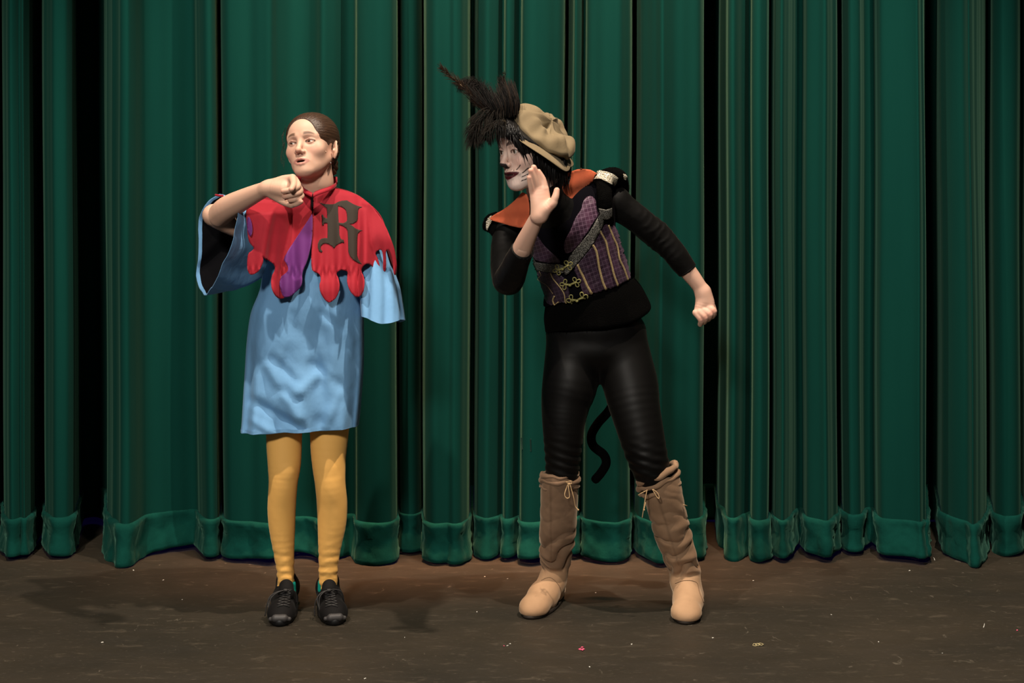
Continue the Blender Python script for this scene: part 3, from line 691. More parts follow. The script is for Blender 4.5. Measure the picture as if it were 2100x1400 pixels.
# rows: y, x left, x right, half depth, depth of middle
K = [(430, 585, 705, .085, .05), (480, 560, 722, .105, .05), (530, 545, 735, .118, .05), (590, 536, 743, .120, .05), (640, 517, 744, .122, .05), (700, 508, 745, .120, .05), (760, 504.5, 744, .112, .05), (820, 501, 740, .116, .05), (855, 499, 737, .12, .05), (877, 497.5, 734.5, .122, .05)]
R = []
for y, xl, xr, rd, dm in cr(K, 9):
    n = 144; a = np.linspace(0, 2*math.pi, n, endpoint=False)
    lx, rx = P(xl, y, dm)[0], P(xr, y, dm)[0]; cx, hw = (lx+rx)/2, (rx-lx)/2; z = P(0, y, dm)[2]
    e = .85; c_, s_ = np.cos(a), np.sin(a)
    X = cx+hw*np.sign(c_)*np.abs(c_)**e; Y = dm+rd*np.sign(s_)*np.abs(s_)**e
    t = np.clip((y-520)/360, 0, 1)
    fo = t*.012*np.sin(a*9+.8*np.sin(y*.012))+t*.006*np.sin(a*15+2)
    fr = (s_ < 0)*np.abs(s_)**.5
    Y = Y+fo*np.abs(s_)**.6
    # hem runs slightly downhill to the left of the picture
    z = z+(X-cx)*.05*t+np.zeros(n)
    p = np.stack([X, Y, z], 1)
    # diagonal creases gathered over the lap
    cz = fbm(np.stack([X*6.5+z*5, z*9-X*4, Y*2], 1), 11, 3)*.019*smoothstep(560, 700, y)+fbm(np.stack([X*22-z*14, z*20+X*16, Y*6], 1), 14, 2)*.0050*smoothstep(580, 760, y)
    kx = 1050+X*F/(D0+Y)
    for (x0, y0), (x1, y1), h_, w_ in (((548, 742), (612, 845), .013, 10), ((560, 728), (606, 772), -.012, 9), ((518, 812), (622, 872), -.014, 10), ((606, 800), (652, 765), .012, 10), ((520, 850), (570, 880), .010, 9), ((575, 790), (612, 808), -.010, 8), ((640, 740), (715, 800), -.008, 10), ((655, 700), (672, 770), .007, 9), ((690, 640), (722, 700), .008, 8), ((660, 640), (700, 672), -.008, 9), ((668, 868), (700, 800), .008, 9), ((545, 640), (538, 720), .007, 10), ((600, 640), (590, 730), -.006, 9)):
        dx, dy = x1-x0, y1-y0; t_ = np.clip(((kx-x0)*dx+(y-y0)*dy)/(dx*dx+dy*dy), 0, 1); dd = np.hypot(kx-x0-t_*dx, y-y0-t_*dy); cz = cz+h_*np.exp(-(dd/w_)**2)
    p[:, 1] -= cz*fr; R.append(p)
V, Fc = loft(R); tun = link('tunic', V, Fc, M_blue, wr); solid(tun, .003, 0)
bv_t = bvh_of(tun)
# side slit tuck at the hem corner
hemb = []
a_in = np.array(R[-1]); hb = [a_in+np.array((0, 0, dz)) for dz in (.0135, .0115)]
V, Fc = loft([a_in*np.array([1, 1, 1])+(a_in-a_in.mean(0))*np.array((.010, .012, 0))+np.array((0, 0, d_)) for d_ in (.0005, .010, .0115)]); link('hem_stitch', V, Fc, M_blue, tun)

# raised sleeve: wide bell, opening toward the left of the picture
def sleeve(name, rings, n=72, m=7, lip=.04, lab=None, crease=.006):
    """rings: list of closed loops of (px, py, depth) control points, same count, shoulder first."""
    dense = []
    for r in rings:
        r = np.array([P(*p) for p in r]); k = len(r); c = cr(np.vstack([r[-1], r, r[0], r[1]]), 12)[12:12+12*k]
        idx = np.linspace(0, len(c), n, endpoint=False).astype(int); dense.append(c[idx].ravel())
    D = cr(dense, m).reshape(-1, n, 3); g = np.arange(len(D))[:, None]/len(D); a = np.arange(n)[None]/n*2*math.pi
    cen = D.mean(1, keepdims=True); out = D-cen; L = np.linalg.norm(out, axis=2, keepdims=True)+1e-9
    D = D+out/L*((np.sin(a*7+g*3)*crease+np.sin(a*13+g*9)*crease*.4)*smoothstep(0, .6, g))[..., None]
    V, Fc = loft(D); o = link(name, V, Fc, M_blue, wr, label=lab)
    cen = D.mean(1, keepdims=True); out = D-cen; L = np.linalg.norm(out, axis=2, keepdims=True)+1e-9
    I = (D-out/L*.0035)
    V, Fc = loft(I[:-1]); Fc = Fc[:, ::-1]; link('lining', V, Fc, M_lining, o, label='black sleeve lining')
    E = [D[-1], D[-1]*.5+I[-1]*.5+(D[-1]-D[-2])*.05, I[-1], I[-2]]; V, Fc = loft(E); link('cuff_edge', V, Fc, M_blue, o)
    return o
S1 = [(548, 422, .02), (562, 450, -.01), (560, 500, -.01), (552, 548, .0), (548, 560, .05), (560, 500, .11), (560, 440, .10), (548, 420, .06)]
S2 = [(500, 425, -.01), (520, 450, -.09), (520, 500, -.10), (505, 560, -.06), (485, 596, .00), (480, 560, .10), (480, 480, .13), (488, 430, .07)]
S3 = [(457, 401, -.02), (487, 434, -.18), (474, 503, -.21), (449, 560, -.18), (428, 600, -.06), (405, 585, .07), (406, 520, .09), (414, 428, .06)]
sl = sleeve('sleeve', [S1, S2, S3], lab='raised bell sleeve with black lining')
T1 = [(735, 450, -.01), (752, 430, .02), (770, 450, .09), (760, 520, .12), (735, 540, .08), (725, 500, .0)]
T2 = [(738, 560, -.04), (775, 555, -.06), (806, 560, .0), (805, 570, .09), (770, 570, .13), (738, 566, .08)]
T3 = [(746, 650, -.09), (785, 664, -.11), (824, 655, -.05), (824, 660, .08), (785, 656, .13), (745, 650, .08)]
sl2 = sleeve('sleeve', [T1, T2, T3], lab='hanging bell sleeve', crease=.005)
# small red ribbon end above the raised cuff
link('ribbon', *tube(cr([P(441, 399.5, -.02), P(450, 401, -.04), P(458, 401.5, -.06)], 4), .0035, 6, flat=.3), M_red, sl, label='red ribbon end on the shoulder')

# cape
def prof(px, py):                                 # how the cape front stands off the body
    t = np.clip((py-380)/200, 0, 1); cx = 655+3*t; hw = np.interp(py, [378, 385, 400, 430, 480, 520, 560, 620], [36, 60, 95, 128, 143, 152, 156, 158])
    u = np.clip((px-cx)/hw, -1, 1)
    base = .05-(.07+.075*t**.7)*np.sqrt(np.clip(1-np.abs(u)**2.6, 0, 1))
    edge = -.02-.13*smoothstep(395, 440, py)*(u < 0)-.03*smoothstep(420, 500, py)*(u > 0)
    base = np.minimum(base, .05+(edge-.05)*np.clip(np.abs(u)*1.6-.2, 0, 1)*smoothstep(385, 420, py))
    f = t*(.010*np.sin((px-cx)*.105+.6)+.006*np.sin((px-cx)*.23+1.7))+t*t*.010*np.sin((px-cx)*.06-.9)
    f = f-.010*np.exp(-((px-752+.05*(py-430))/8)**2)*t*2+.010*np.exp(-((px-736)/7)**2)*t*2
    f = f+.012*np.exp(-((px-560+(py-470)*.12)/8)**2)*smoothstep(400, 460, py)-.010*np.exp(-((px-545+(py-470)*.1)/7)**2)*smoothstep(420, 470, py)
    nk = .014*smoothstep(500, 560, py)*0
    return base+f*np.sqrt(np.clip(1-u*u, 0, 1))
def cape_piece(name, outline, material, off=0.0, parent=None, lab=None, thick=.0025, step=3.2, holes=(), smooth=1, stand=None, side=0):
    vs, fs = patch2d(outline, holes, step, smooth)
    d = prof(vs[:, 0], vs[:, 1])-off
    if stand is not None: d = d-stand(vs[:, 0], vs[:, 1])
    V = np.array([P(x, y, dd) for (x, y), dd in zip(vs, d)])
    o = link(name, V, [tuple(f) for f in fs], material, parent or wr, label=lab); solid(o, thick, 0); return o
left = [(618, 382), (606, 384), (585, 388), (560, 398), (532, 410), (512, 422), (504, 432), (505, 445), (507, 470), (509, 490), (513, 500), (522, 508), (517, 514), (509, 519), (507, 535), (507, 552), (512, 563), (520, 563), (531, 556), (539, 540), (540, 531), (538, 525), (542, 530), (552, 535), (561, 541), (564.5, 548), (562, 557), (557, 567), (555.5, 578), (557, 592), (564, 606), (573, 613), (584, 611), (592, 596), (594, 575), (592, 556), (598, 545), (612, 520), (628, 480), (641, 437), (641, 400), (634, 392)]
right = [(641.5, 396), (650, 390), (668, 386), (684, 386), (700, 389), (718, 394), (734, 400), (748, 410), (760, 420), (772, 434), (782, 448), (792, 466), (802, 490), (809, 510), (811, 521), (814, 540), (813.5, 556), (810, 566), (806.5, 556), (806, 540), (803, 524), (799, 514), (794, 511), (791, 516), (792, 532), (792, 548), (789, 560), (785.5, 552), (786, 530), (784, 514), (779, 511.5), (772, 515), (769.5, 520), (775, 530), (779, 545), (779, 562), (775.5, 578), (768, 575), (764.5, 560), (765, 548), (758, 541), (750, 541), (743.5, 546), (740, 556), (746, 568), (748, 580), (744, 602), (733, 611), (722, 603), (715, 591), (711.5, 578), (712, 568), (713.5, 557), (706, 554), (698, 553.5), (692, 557), (689.5, 562), (694.5, 572), (697, 588), (691, 609), (681, 618), (673, 621), (664, 612), (657, 600), (655, 584), (658, 575), (657, 565), (652, 560), (645, 558), (638.5, 552), (639, 510), (640.5, 468)]
M_red2 = M_red
gather = lambda x, y: .006*np.sin(x*.5)*np.exp(-((y-556)/9.)**2)
capeL = cape_piece('cape', left, M_red, 0.006, None, 'short red cape with scalloped tabs', smooth=1, stand=lambda x, y: gather(x, y)+.015*smoothstep(556, 600, y))
cape_piece('front_panel', right, M_red, .0010, capeL, None, smooth=1, stand=lambda x, y: gather(x, y)+.015*smoothstep(556, 600, y))
pur = [(641, 436), (636, 446), (621, 468), (606, 491), (593, 510), (581, 531), (586, 538), (591, 547), (591, 556), (583, 562), (576, 568), (573, 580), (575, 594), (581.5, 609.5), (590, 609), (598, 607), (608, 597), (617, 588), (620, 575), (619, 562), (623, 551), (628, 540), (635, 515), (639, 495), (641, 470)]
cape_piece('turned_panel', pur, M_purple, .012, capeL, 'purple underside of the cape folded forward', smooth=1, stand=lambda x, y: gather(x, y)+.018*smoothstep(556, 600, y))
cape_piece('side_tab', [(507, 446), (511, 444), (516, 455), (518, 470), (516, 483), (512, 485), (507, 470)], M_purple, .02, capeL, 'purple underside of a side tab')
cape_piece('neck_gap_shade', [(637, 398), (643, 398), (642, 436), (638, 424)], M_lining, .010, capeL, 'black piece standing in for the shaded gap at the throat of the cape', step=3, smooth=0)  # black piece put in for the shade between the front panels
# back of the cape
Rb = []
for y, xl, xr, rd in cr([(383, 622, 690, .03), (392, 596, 722, .075), (410, 540, 752, .12), (440, 522, 782, .15), (480, 512, 797, .175), (520, 506, 808, .19), (556, 505, 812, .20)], 5):
    a = np.linspace(0, math.pi, 60); lx, rx = P(xl, y, .05)[0], P(xr, y, .05)[0]; t = (y-380)/180
    Rb.append(np.stack([(lx+rx)/2+(rx-lx)/2*np.cos(a), .05+(rd+.012*t*np.sin(a*14))*np.sin(a), np.full(60, P(0, y, .05)[2])+.02*t*(np.abs(np.sin(a*8))-.5)*(1 if y > 550 else 0)], 1))
Rb = [np.array(r)*np.array((.985, 1, 1))+np.array((r[:, 0].mean()*.015, 0, -.004)) for r in Rb]
V, Fc = loft(Rb, False); solid(link('back_panel', V, Fc, M_red, capeL), .0025, 0)
# stand collar
ck = []
for (x, y, d) in ((616, 376, -.058), (626, 389, -.082), (640, 397, -.092), (641, 397, -.092)): ck.append((x, y, d))
for side, pts in (('l', [(606, 372, .0), (610, 380, -.045), (622, 392, -.078), (640, 402, -.095)]), ('r', [(642, 402, -.096), (656, 396, -.088), (674, 390, -.066), (686, 384, -.03), (690, 380, .02)])):
    lo_ = cr([P(*p) for p in pts], 5); hgt = np.array([P(0, 0, 0)[2]-P(0, 11, 0)[2]]*len(lo_)); up_ = lo_+np.array((0, .010, 0))+np.stack([np.sign(P(648, 0, 0)[0]-lo_[:, 0])*.003*(np.abs(lo_[:, 0]-P(641, 0)[0]) > .02), 0*hgt, hgt*.6], 1)
    V, Fc = loft([lo_-np.array((0, .002, .004)), lo_*.5+up_*.5-np.array((0, .004, 0)), up_], False); solid(link('collar', V, Fc, M_red, capeL), .003, 0)
bc = cr([P(690, 378, .02), P(688, 376, .07), P(650, 374, .10), P(612, 374, .07), P(606, 374, .0)], 6)
V, Fc = loft([bc, bc+np.array((0, -.006, .022))], False); solid(link('collar', V, Fc, M_red, capeL), .003, 0)
# the letter
Rz = lambda L_: [(640+x/8.75, 400+y/8.75) for x, y in L_]
Ro = Rz([(125, 118), (160, 140), (220, 158), (300, 163), (370, 163), (420, 150), (470, 118), (540, 98), (625, 92), (680, 125), (740, 160), (810, 190), (900, 214), (850, 228), (828, 260), (822, 330), (820, 430), (800, 475), (740, 508), (668, 524), (720, 545), (770, 590), (830, 618), (908, 634), (860, 650), (822, 690), (812, 760), (808, 900), (808, 1080), (830, 1150), (900, 1246), (840, 1225), (790, 1195), (730, 1150), (680, 1095), (652, 1020), (648, 900), (645, 760), (638, 640), (610, 590), (560, 555), (490, 530), (484, 620), (488, 700), (510, 775), (540, 800), (562, 795), (574, 845), (578, 862), (545, 848), (480, 868), (430, 905), (395, 955), (350, 910), (300, 878), (240, 862), (190, 878), (158, 915), (152, 965), (188, 1005), (170, 1030), (125, 1005), (104, 940), (104, 870), (130, 810), (170, 778), (230, 768), (276, 772), (280, 640), (276, 500), (215, 500), (208, 545), (180, 530), (180, 430), (172, 350), (195, 350), (220, 400), (272, 418), (270, 300), (262, 235), (215, 200), (160, 160)])
Rh1 = Rz([(466, 192), (510, 200), (560, 225), (605, 265), (622, 320), (630, 390), (630, 450), (605, 480), (560, 502), (500, 496), (476, 488), (470, 380), (464, 280)])
vs, fs = patch2d(Ro, [Rh1], 2.2, 0)
bv_c = None
d = prof(vs[:, 0], vs[:, 1])-.0040-gather(vs[:, 0], vs[:, 1])
link('letter', [P(x, y, dd) for (x, y), dd in zip(vs, d)], [tuple(f) for f in fs], M_letter, capeL, label='large black blackletter letter R')
solid(bpy.data.objects['letter'], .0006, 0)
# ------------------------------------------------------------------ performer on the right, in cat costume
cr_root = empty('person', (float(P(1245, 1260)[0]), .15, 0), 'person in cat costume with feathered hat, purple vest and tan boots, leaning with raised palm', 'person')
skin_c = (.61, .37, .275); face_c = (.68, .48, .40)
Mc = frame(PV(1040, 312, -.22), 0, -54, 11, 1.08)
o_ = Mc.to_3x3() @ Vector((0, -.085, 0)); Mc = Matrix.Translation(-o_) @ Mc
nz_ = Vector((.58, -.30, .76)).normalized(); xx = Vector((.79, 0, -.60)); xx = (xx-nz_*xx.dot(nz_)).normalized(); yy = nz_.cross(xx)
HO = PV(1106, 283, -.15)
def under_hat(v):                                 # the crown of the head is pressed down under the cap
    n_ = np.array(nz_); h_ = (v-np.array(HO)) @ n_; return v-np.outer(np.maximum(h_-.004, 0)*.9, n_)
hs = head_sdf(mouth='smile', lid=.0068, ears=False)
inv = Mc.inverted(); nm = inv @ PV(1116, 395, -.10); nb = inv @ PV(1135, 430, -.05)
hs.cap((0, .022, -.050), tuple(nm), .050, .047, .018).cap(tuple(nm), tuple(nb), .047, .052, .02)
v, q = hs.mesh(.0019)
C_HEAD = head_colors(v, face_c, (.055, .005, .008), (.05, .025, .018), cat=True, mouthdark=(.55, .38, .36)); VH = under_hat(xf(Mc, v))
head_part = (VH, q, C_HEAD)
# raised open hand, palm to the camera
hd = SDF(); D_ = -.40
hd.chain(pc([(1052, 560, -.22, 24), (1072, 508, -.30, 20.5), (1086, 477, -.345, 17.5), (1098, 452, -.375, 15.5), (1104, 442, -.385, 15)]), .02, sq=((0, 1, 0), .85))
hd.chain(pc([(1102, 443, D_, 13), (1100, 420, D_, 12), (1094, 392, D_, 8.5)]), .012, sq=((0, 1, 0), .8))
hd.chain(pc([(1106, 443, D_, 13), (1108, 415, D_, 13), (1105, 388, D_, 8.5)]), .014, sq=((0, 1, 0), .8))
hd.chain(pc([(1108, 443, D_, 12), (1118, 415, D_, 11), (1118, 388, D_, 8)]), .014, sq=((0, 1, 0), .8))
hd.chain(pc([(1112, 440, D_-.005, 11), (1122, 428, D_-.012, 11), (1134, 417, D_-.015, 8.5)]), .014)
hd.chain(pc([(1092, 392, D_-.002, 7.2), (1088.5, 377, D_-.012, 6.4), (1085.5, 364, D_-.02, 5.4)]), .0035)
hd.chain(pc([(1099, 386, D_, 7.4), (1094, 366, D_-.012, 6.8), (1088.5, 350, D_-.022, 5.7)]), .0035)
hd.chain(pc([(1107, 385, D_+.002, 7.6), (1101, 362, D_-.006, 7), (1094.5, 343, D_-.016, 5.8)]), .0035)
hd.chain(pc([(1117, 387, D_+.002, 7.8), (1113, 368, D_+.002, 7.0), (1104, 352, D_-.004, 5.8)]), .0035)
hd.chain(pc([(1133, 418, D_-.015, 8.6), (1139, 404, D_-.018, 7.6), (1142, 390, D_-.016, 6.0)]), .006)
hv, hq = hd.mesh(.0020)
hc = handcol(hv, skin_c, [P(1085, 362, D_-.03), P(1088, 348, D_-.03), P(1094, 342, D_-.03), P(1104, 351, D_-.02), P(1142, 388, D_-.03), P(1130, 425, D_-.03), P(1095, 395, D_-.02), P(1118, 392, D_-.02)])
# lowered fist
fd = SDF(); Dk = .12
fd.chain(pc([(1385, 522, .10, 19), (1411, 556, .11, 17.5), (1428, 578, .115, 15.5), (1441, 597, .12, 14)]), .02)
fd.chain(pc([(1440, 598, Dk, 14), (1441, 618, Dk, 15), (1434, 638, Dk-.005, 11)]), .014)
fd.chain(pc([(1443, 600, Dk, 14), (1452, 618, Dk, 13), (1456, 634, Dk-.005, 10)]), .014)
fd.chain(pc([(1454, 632, Dk-.012, 8.5), (1463, 638, Dk-.018, 7.5), (1460, 648, Dk+.0, 6.5)]), .004)
fd.chain(pc([(1444, 637, Dk-.016, 8.0), (1455, 645, Dk-.022, 7.0), (1452, 654, Dk, 6.2)]), .0035)
fd.chain(pc([(1435, 640, Dk-.016, 7.8), (1446, 651, Dk-.022, 6.6), (1444, 660, Dk, 5.8)]), .0035)
fd.chain(pc([(1427, 641, Dk-.012, 7.2), (1437, 655, Dk-.018, 6.2), (1436, 665, Dk, 5.2)]), .0035)
fd.chain(pc([(1452, 618, Dk+.02, 10), (1462, 632, Dk+.02, 7), (1464, 645, Dk+.01, 5.5)]), .006)
fv, fq = fd.mesh(.0020); fc = handcol(fv, skin_c, [P(1463, 638, Dk-.03), P(1455, 645, Dk-.03), P(1446, 650, Dk-.03), P(1437, 654, Dk-.03)])
# torso, arms and legs
TOR = [(1222, 650, .12, 92), (1212, 610, .11, 84), (1197, 560, .08, 86), (1178, 500, .04, 84), (1165, 450, .0, 78)]
legA = [(1172, 700, .12, 52), (1169, 780, .10, 57), (1161, 820, .09, 51), (1156, 860, .08, 45), (1155, 900, .08, 41), (1153, 960, .09, 34.5), (1147, 1000, .11, 33), (1143, 1080, .16, 31), (1140, 1165, .22, 22)]
legB = [(1270, 690, .12, 54), (1291, 780, .09, 56), (1303, 840, .06, 51), (1318, 900, .04, 46), (1332, 950, .03, 40), (1347, 990, .05, 34), (1374, 1070, .09, 27), (1400, 1165, .16, 23)]
def torso(s, g, kk=.05):
    s.chain([(x_, y_, z_, r+g) for x_, y_, z_, r in pc(TOR)], kk, sq=((0, 1, 0), .72))
    s.chain([(x_, y_, z_, r+g) for x_, y_, z_, r in pc([(1050, 470, -.03, 27), (1110, 452, -.03, 36), (1170, 436, .0, 40), (1262, 408, .05, 26)])], kk, sq=((0, 1, 0), .9))
    return s
armA = pc([(1040, 478, -.03, 28), (1036, 520, -.08, 29), (1040, 562, -.15, 31), (1044, 572, -.18, 30), (1060, 535, -.255, 25), (1073, 508, -.305, 22)])
armB = pc([(1262, 418, .05, 30), (1290, 436, .06, 28), (1325, 464, .08, 27), (1350, 484, .09, 26.5), (1385, 521, .10, 23), (1412, 557, .11, 19.5)])
bs = torso(SDF(), -.012)
for a_ in (armA, armB): bs.chain([(x_, y_, z_, r-.006) for x_, y_, z_, r in a_], .02)
bs.chain(pc([(1150, 440, -.02, 40), (1128, 405, -.08, 27)]), .03)
for lg in (legA, legB): bs.chain([(x_, y_, z_, r-.008) for x_, y_, z_, r in pc(lg)], .03)
bs.ell(P(1222, 690, .12), (.14, .10, .08), .04)
bv, bq = bs.mesh(.008)
v, q, c = join_sdf([head_part, (hv, hq, hc), (fv, fq, fc), (bv, bq, np.array(skin_c))])
link('body', v, q, M_skin, cr_root, colors=c, label='face painted pale with a black cat nose and whiskers')
iris_eyes(Mc, cr_root, (-.15, -1, .03), (.050, .034, .018))

# black top
s = torso(SDF(), 0)
s.chain(pc([(1150, 445, -.02, 44), (1128, 410, -.085, 33), (1120, 388, -.11, 32)]), .03)
for a_ in (armA, armB): s.chain(a_, .02)
ea, eb = P(1073, 508, -.305)-P(1060, 535, -.255), P(1412, 557, .11)-P(1385, 521, .10)
v, q = s.mesh(.0045)
m_ = np.ones(len(v), bool)
def cutback(v, q, c0, n, rad):
    n = n/np.linalg.norm(n); d = (v-c0) @ n; near = np.linalg.norm(v-c0, axis=1) < rad; kill = near & (d > 0)
    return q[~kill[q].any(1)]
q = cutback(v, q, P(1071, 511, -.30), ea, .09); q = cutback(v, q, P(1410, 555, .11), eb, .09)
nrm = normals(v, q)
am = np.exp(-((v[:, 0]-P(1345, 480, .09)[0])/.05)**2)*(v[:, 2] > 1.1)
v = v+nrm*((fbm(v*22, 3)*.0022)+am*(1-np.abs(np.sin((v[:, 0]*.8-v[:, 2]*.6)*110+fbm(v*14, 9)*2.5)))*.005*(.4+.6*fbm(v*20, 77)))[:, None]
top = link('top', v, q, M_black, cr_root, label='tight black three-quarter sleeve top'); solid(top, .002, 1)
for c0, n_, r_ in ((P(1071, 511, -.30), ea, S(20.5, -.3)), (P(1410, 555, .11), eb, S(18.5, .11))):
    n_ = n_/np.linalg.norm(n_); u = np.cross(n_, (0, 1, 0)); u /= np.linalg.norm(u); w_ = np.cross(n_, u); a = np.linspace(0, 2*math.pi, 40)
    ringp = [c0+(u*math.cos(t)+w_*math.sin(t))*r_*1.03-n_*.004 for t in a]
    link('cuff', *tube(ringp, .0035, 8, False, 1.0), M_black, top)
# tights
M_btights = mat('black_tights', (.0026, .0024, .0022), .5, .05, (.42, .34, .28), bump=[((30, 30, 12), .15, .002)], spec=.16)
t = SDF()
for lg in (legA, legB): t.chain(pc(lg[:-1]), .03)
t.ell(P(1221, 675, .12), (.158, .115, .085), .03); t.ell(P(1221, 715, .12), (.14, .11, .07), .03)
v, q = t.mesh(.0045); nrm = normals(v, q)
kn = np.exp(-((v[:, 2]-P(0, 945, .05)[2])/.06)**2)
v = v+nrm*(fbm(v*7, 21)*.0018+kn*np.sin(v[:, 2]*210+v[:, 0]*60)*.0018)[:, None]
link('tights', v, q, M_btights, cr_root, label='tight black leggings')
# tail
tl = cr([P(1222, 690, .25), P(1244, 760, .30), (P(1262, 810, .31)), P(1250, 840, .31), P(1226, 868, .31), P(1213, 892, .31), P(1217, 914, .31), P(1238, 932, .31), P(1243, 950, .31), P(1232, 970, .31), P(1216, 988, .31)], 8)
rr_ = np.full(len(tl), S(9.3, .31)); rr_[-1] *= .35; rr_[-2] *= .75; rr_[-3] *= .9
M_fur = mat('black_fur', (.0016, .0015, .0014), .95, .01, (.35, .3, .27), bump=[(300, .8, .004)], spec=.03)
V, Fc = tube(tl, rr_, 14); link('tail', V, Fc, M_fur, cr_root, label='long crooked black cat tail')

# boots
M_suede = mat('tan_suede', (.36, .21, .115), .88, attr=True, sheen=.35, sheen_tint=(1., .8, .6), bump=[((40, 40, 40), .35, .002), (700, .2, .0004)], var=(14, .35, (.74, .72, .70)), spec=.15)
M_sole = mat('dark_sole', (.03, .022, .017), .7)
M_cord = mat('tan_cord', (.50, .33, .17), .7)
def boot(shaft, toe, heel, lab, seed, cuffpts, tint):
    T, H = np.array(toe), np.array(heel); d = T-H; L = np.linalg.norm(d); d /= L; p = np.array((-d[1], d[0], 0.)); up = np.array((0, 0, 1.))
    at = lambda u, s_, z: H+d*(u*L)+p*s_+up*z
    s = SDF(); s.chain(pc(shaft), .01)
    ank = P(*shaft[-1][:3])
    s.cap(ank, at(.26, 0, .045), S(shaft[-1][3], .2)*.95, .041, .02); s.cap(at(.14, 0, .042), at(.5, 0, .04), .036, .040, .03)
    s.cap(ank*.55+at(.45, 0, .05)*.45, at(.60, 0, .042), .038, .040, .03); s.cap(at(.55, 0, .040), at(.80, 0, .030), .043, .038, .03)
    s.ell(at(.82, 0, .026), (.046, .046, .034), .03).ell(at(.89, 0, .022), (.036, .036, .026), .02)
    s.plane(H+up*.010, (0, 0, -1))
    v, q = s.mesh(.0036); nrm = normals(v, q)
    z = v[:, 2]; top_z = P(*shaft[0][:3])[2]
    w_ = smoothstep(.11, .14, z)*(1-smoothstep(.20 if seed == 1 else .26, .33 if seed == 1 else .42, z)*.9)
    ax = np.arctan2(v[:, 1]-ank[1], v[:, 0]-np.interp(z, [ank[2], top_z], [ank[0], P(*shaft[0][:3])[0]]))
    tt = z*62+2.3*np.sin(ax*1.0+seed+z*14)+1.5*np.sin(ax*2+seed*2+z*26)+fbm(v*9, seed)*3.4
    wr_ = ((1-np.abs(np.sin(tt))**.7)*-.0095+.004)*(1.0+.5*fbm(v*13, seed+9))*(1+.5*smoothstep(.26, .16, z))
    v = v+nrm*(w_*wr_+fbm(v*26, seed+3)*.0012)[:, None]
    f_ = smoothstep(.135, .115, z+.25*np.clip(((v-H) @ d)/L-.25, -1, 0))[:, None]
    C = np.array(tint[0])*(1-f_)+np.array(tint[1])*f_
    seam = np.exp(-((ax+1.75)/.03)**2)*(z > .16); C = C*(1-.25*seam[:, None])
    m_ = z < top_z+.002; q = q[m_[q].all(1)]
    root = link('boot', v, q, M_suede, cr_root, colors=C, label=lab)
    o = foot_outline(H-d*.012, T+d*.004, .039, .049); link('sole', *slab(o, .0015, .014), M_sole, root)
    # gathered top: rolled rings that sag round the leg
    for k, (c0, r0, tz, th) in enumerate(cuffpts):
        cc = P(*c0); n = 64; a = np.linspace(0, 2*math.pi, n+1); rg = []
        for t_ in a: rg.append(cc+np.array((S(r0, .1)*math.cos(t_), S(r0, .1)*.95*math.sin(t_), tz*math.cos(t_)+.0025*math.sin(t_*5+k*2)+.0015*math.sin(t_*9+k))))
        rd = np.array([S(th, .1)*(1+.18*math.sin(t_*4+k*1.7)) for t_ in a]); rd[-1] = rd[0]
        V, Fc = tube(rg, rd, 10, False); link('cuff_roll', V, Fc, M_suede, root, colors=np.tile(np.array(tint[0])*1.1, (len(V), 1)))
    # seam on the vamp
    return root, at
tintA = ((.20, .125, .078), (.46, .28, .16)); tintB = ((.29, .18, .108), (.50, .31, .18))  # first boot's shaft is darkened in its colour for shade; paler feet are real
bA, atA = boot([(1147.5, 974, .10, 38), (1147, 1010, .12, 38.5), (1146, 1050, .14, 37.5), (1143, 1095, .17, 36), (1140, 1135, .20, 31), (1140, 1160, .215, 27), (1136, 1182, .215, 25)], G(1084, 1270), G(1146, 1224), 'tan slouch boot turned outward', 1,
     [((1147.5, 972, .10), 36, .002, 5.0), ((1148, 983, .105), 36.5, -.001, 6.2), ((1147.5, 996, .115), 37, .001, 5.0)], tintA)
bB, atB = boot([(1352, 972, .05, 40), (1358, 1005, .06, 40), (1366, 1040, .08, 38), (1375, 1075, .10, 36.5), (1384, 1110, .12, 35), (1396, 1145, .14, 31), (1404, 1170, .155, 30), (1405, 1188, .15, 29)], G(1405, 1281), G(1418, 1234), 'tan slouch boot pointing to the front', 2,
     [((1348, 970, .04), 37, .027, 6.5), ((1350, 985, .05), 39, .026, 5.5), ((1354, 1002, .06), 39, .022, 4.0)], tintB)
def seam(root, lines):
    b = bvh_of(root); mb = MB()
    for L_ in lines: mb.add(tube([hit(b, x, y, .0006, .1) for x, y in cr(L_, 6)], .0012, 5))
    mb.build('seam', mat('suede_seam', (.20, .12, .07), .9), root)
seam(bA, [[(1110, 1190), (1127, 1184), (1143, 1196), (1150, 1212), (1146, 1228)]])
seam(bB, [[(1385, 1196), (1405, 1190), (1428, 1194), (1434, 1214), (1443, 1236)]])
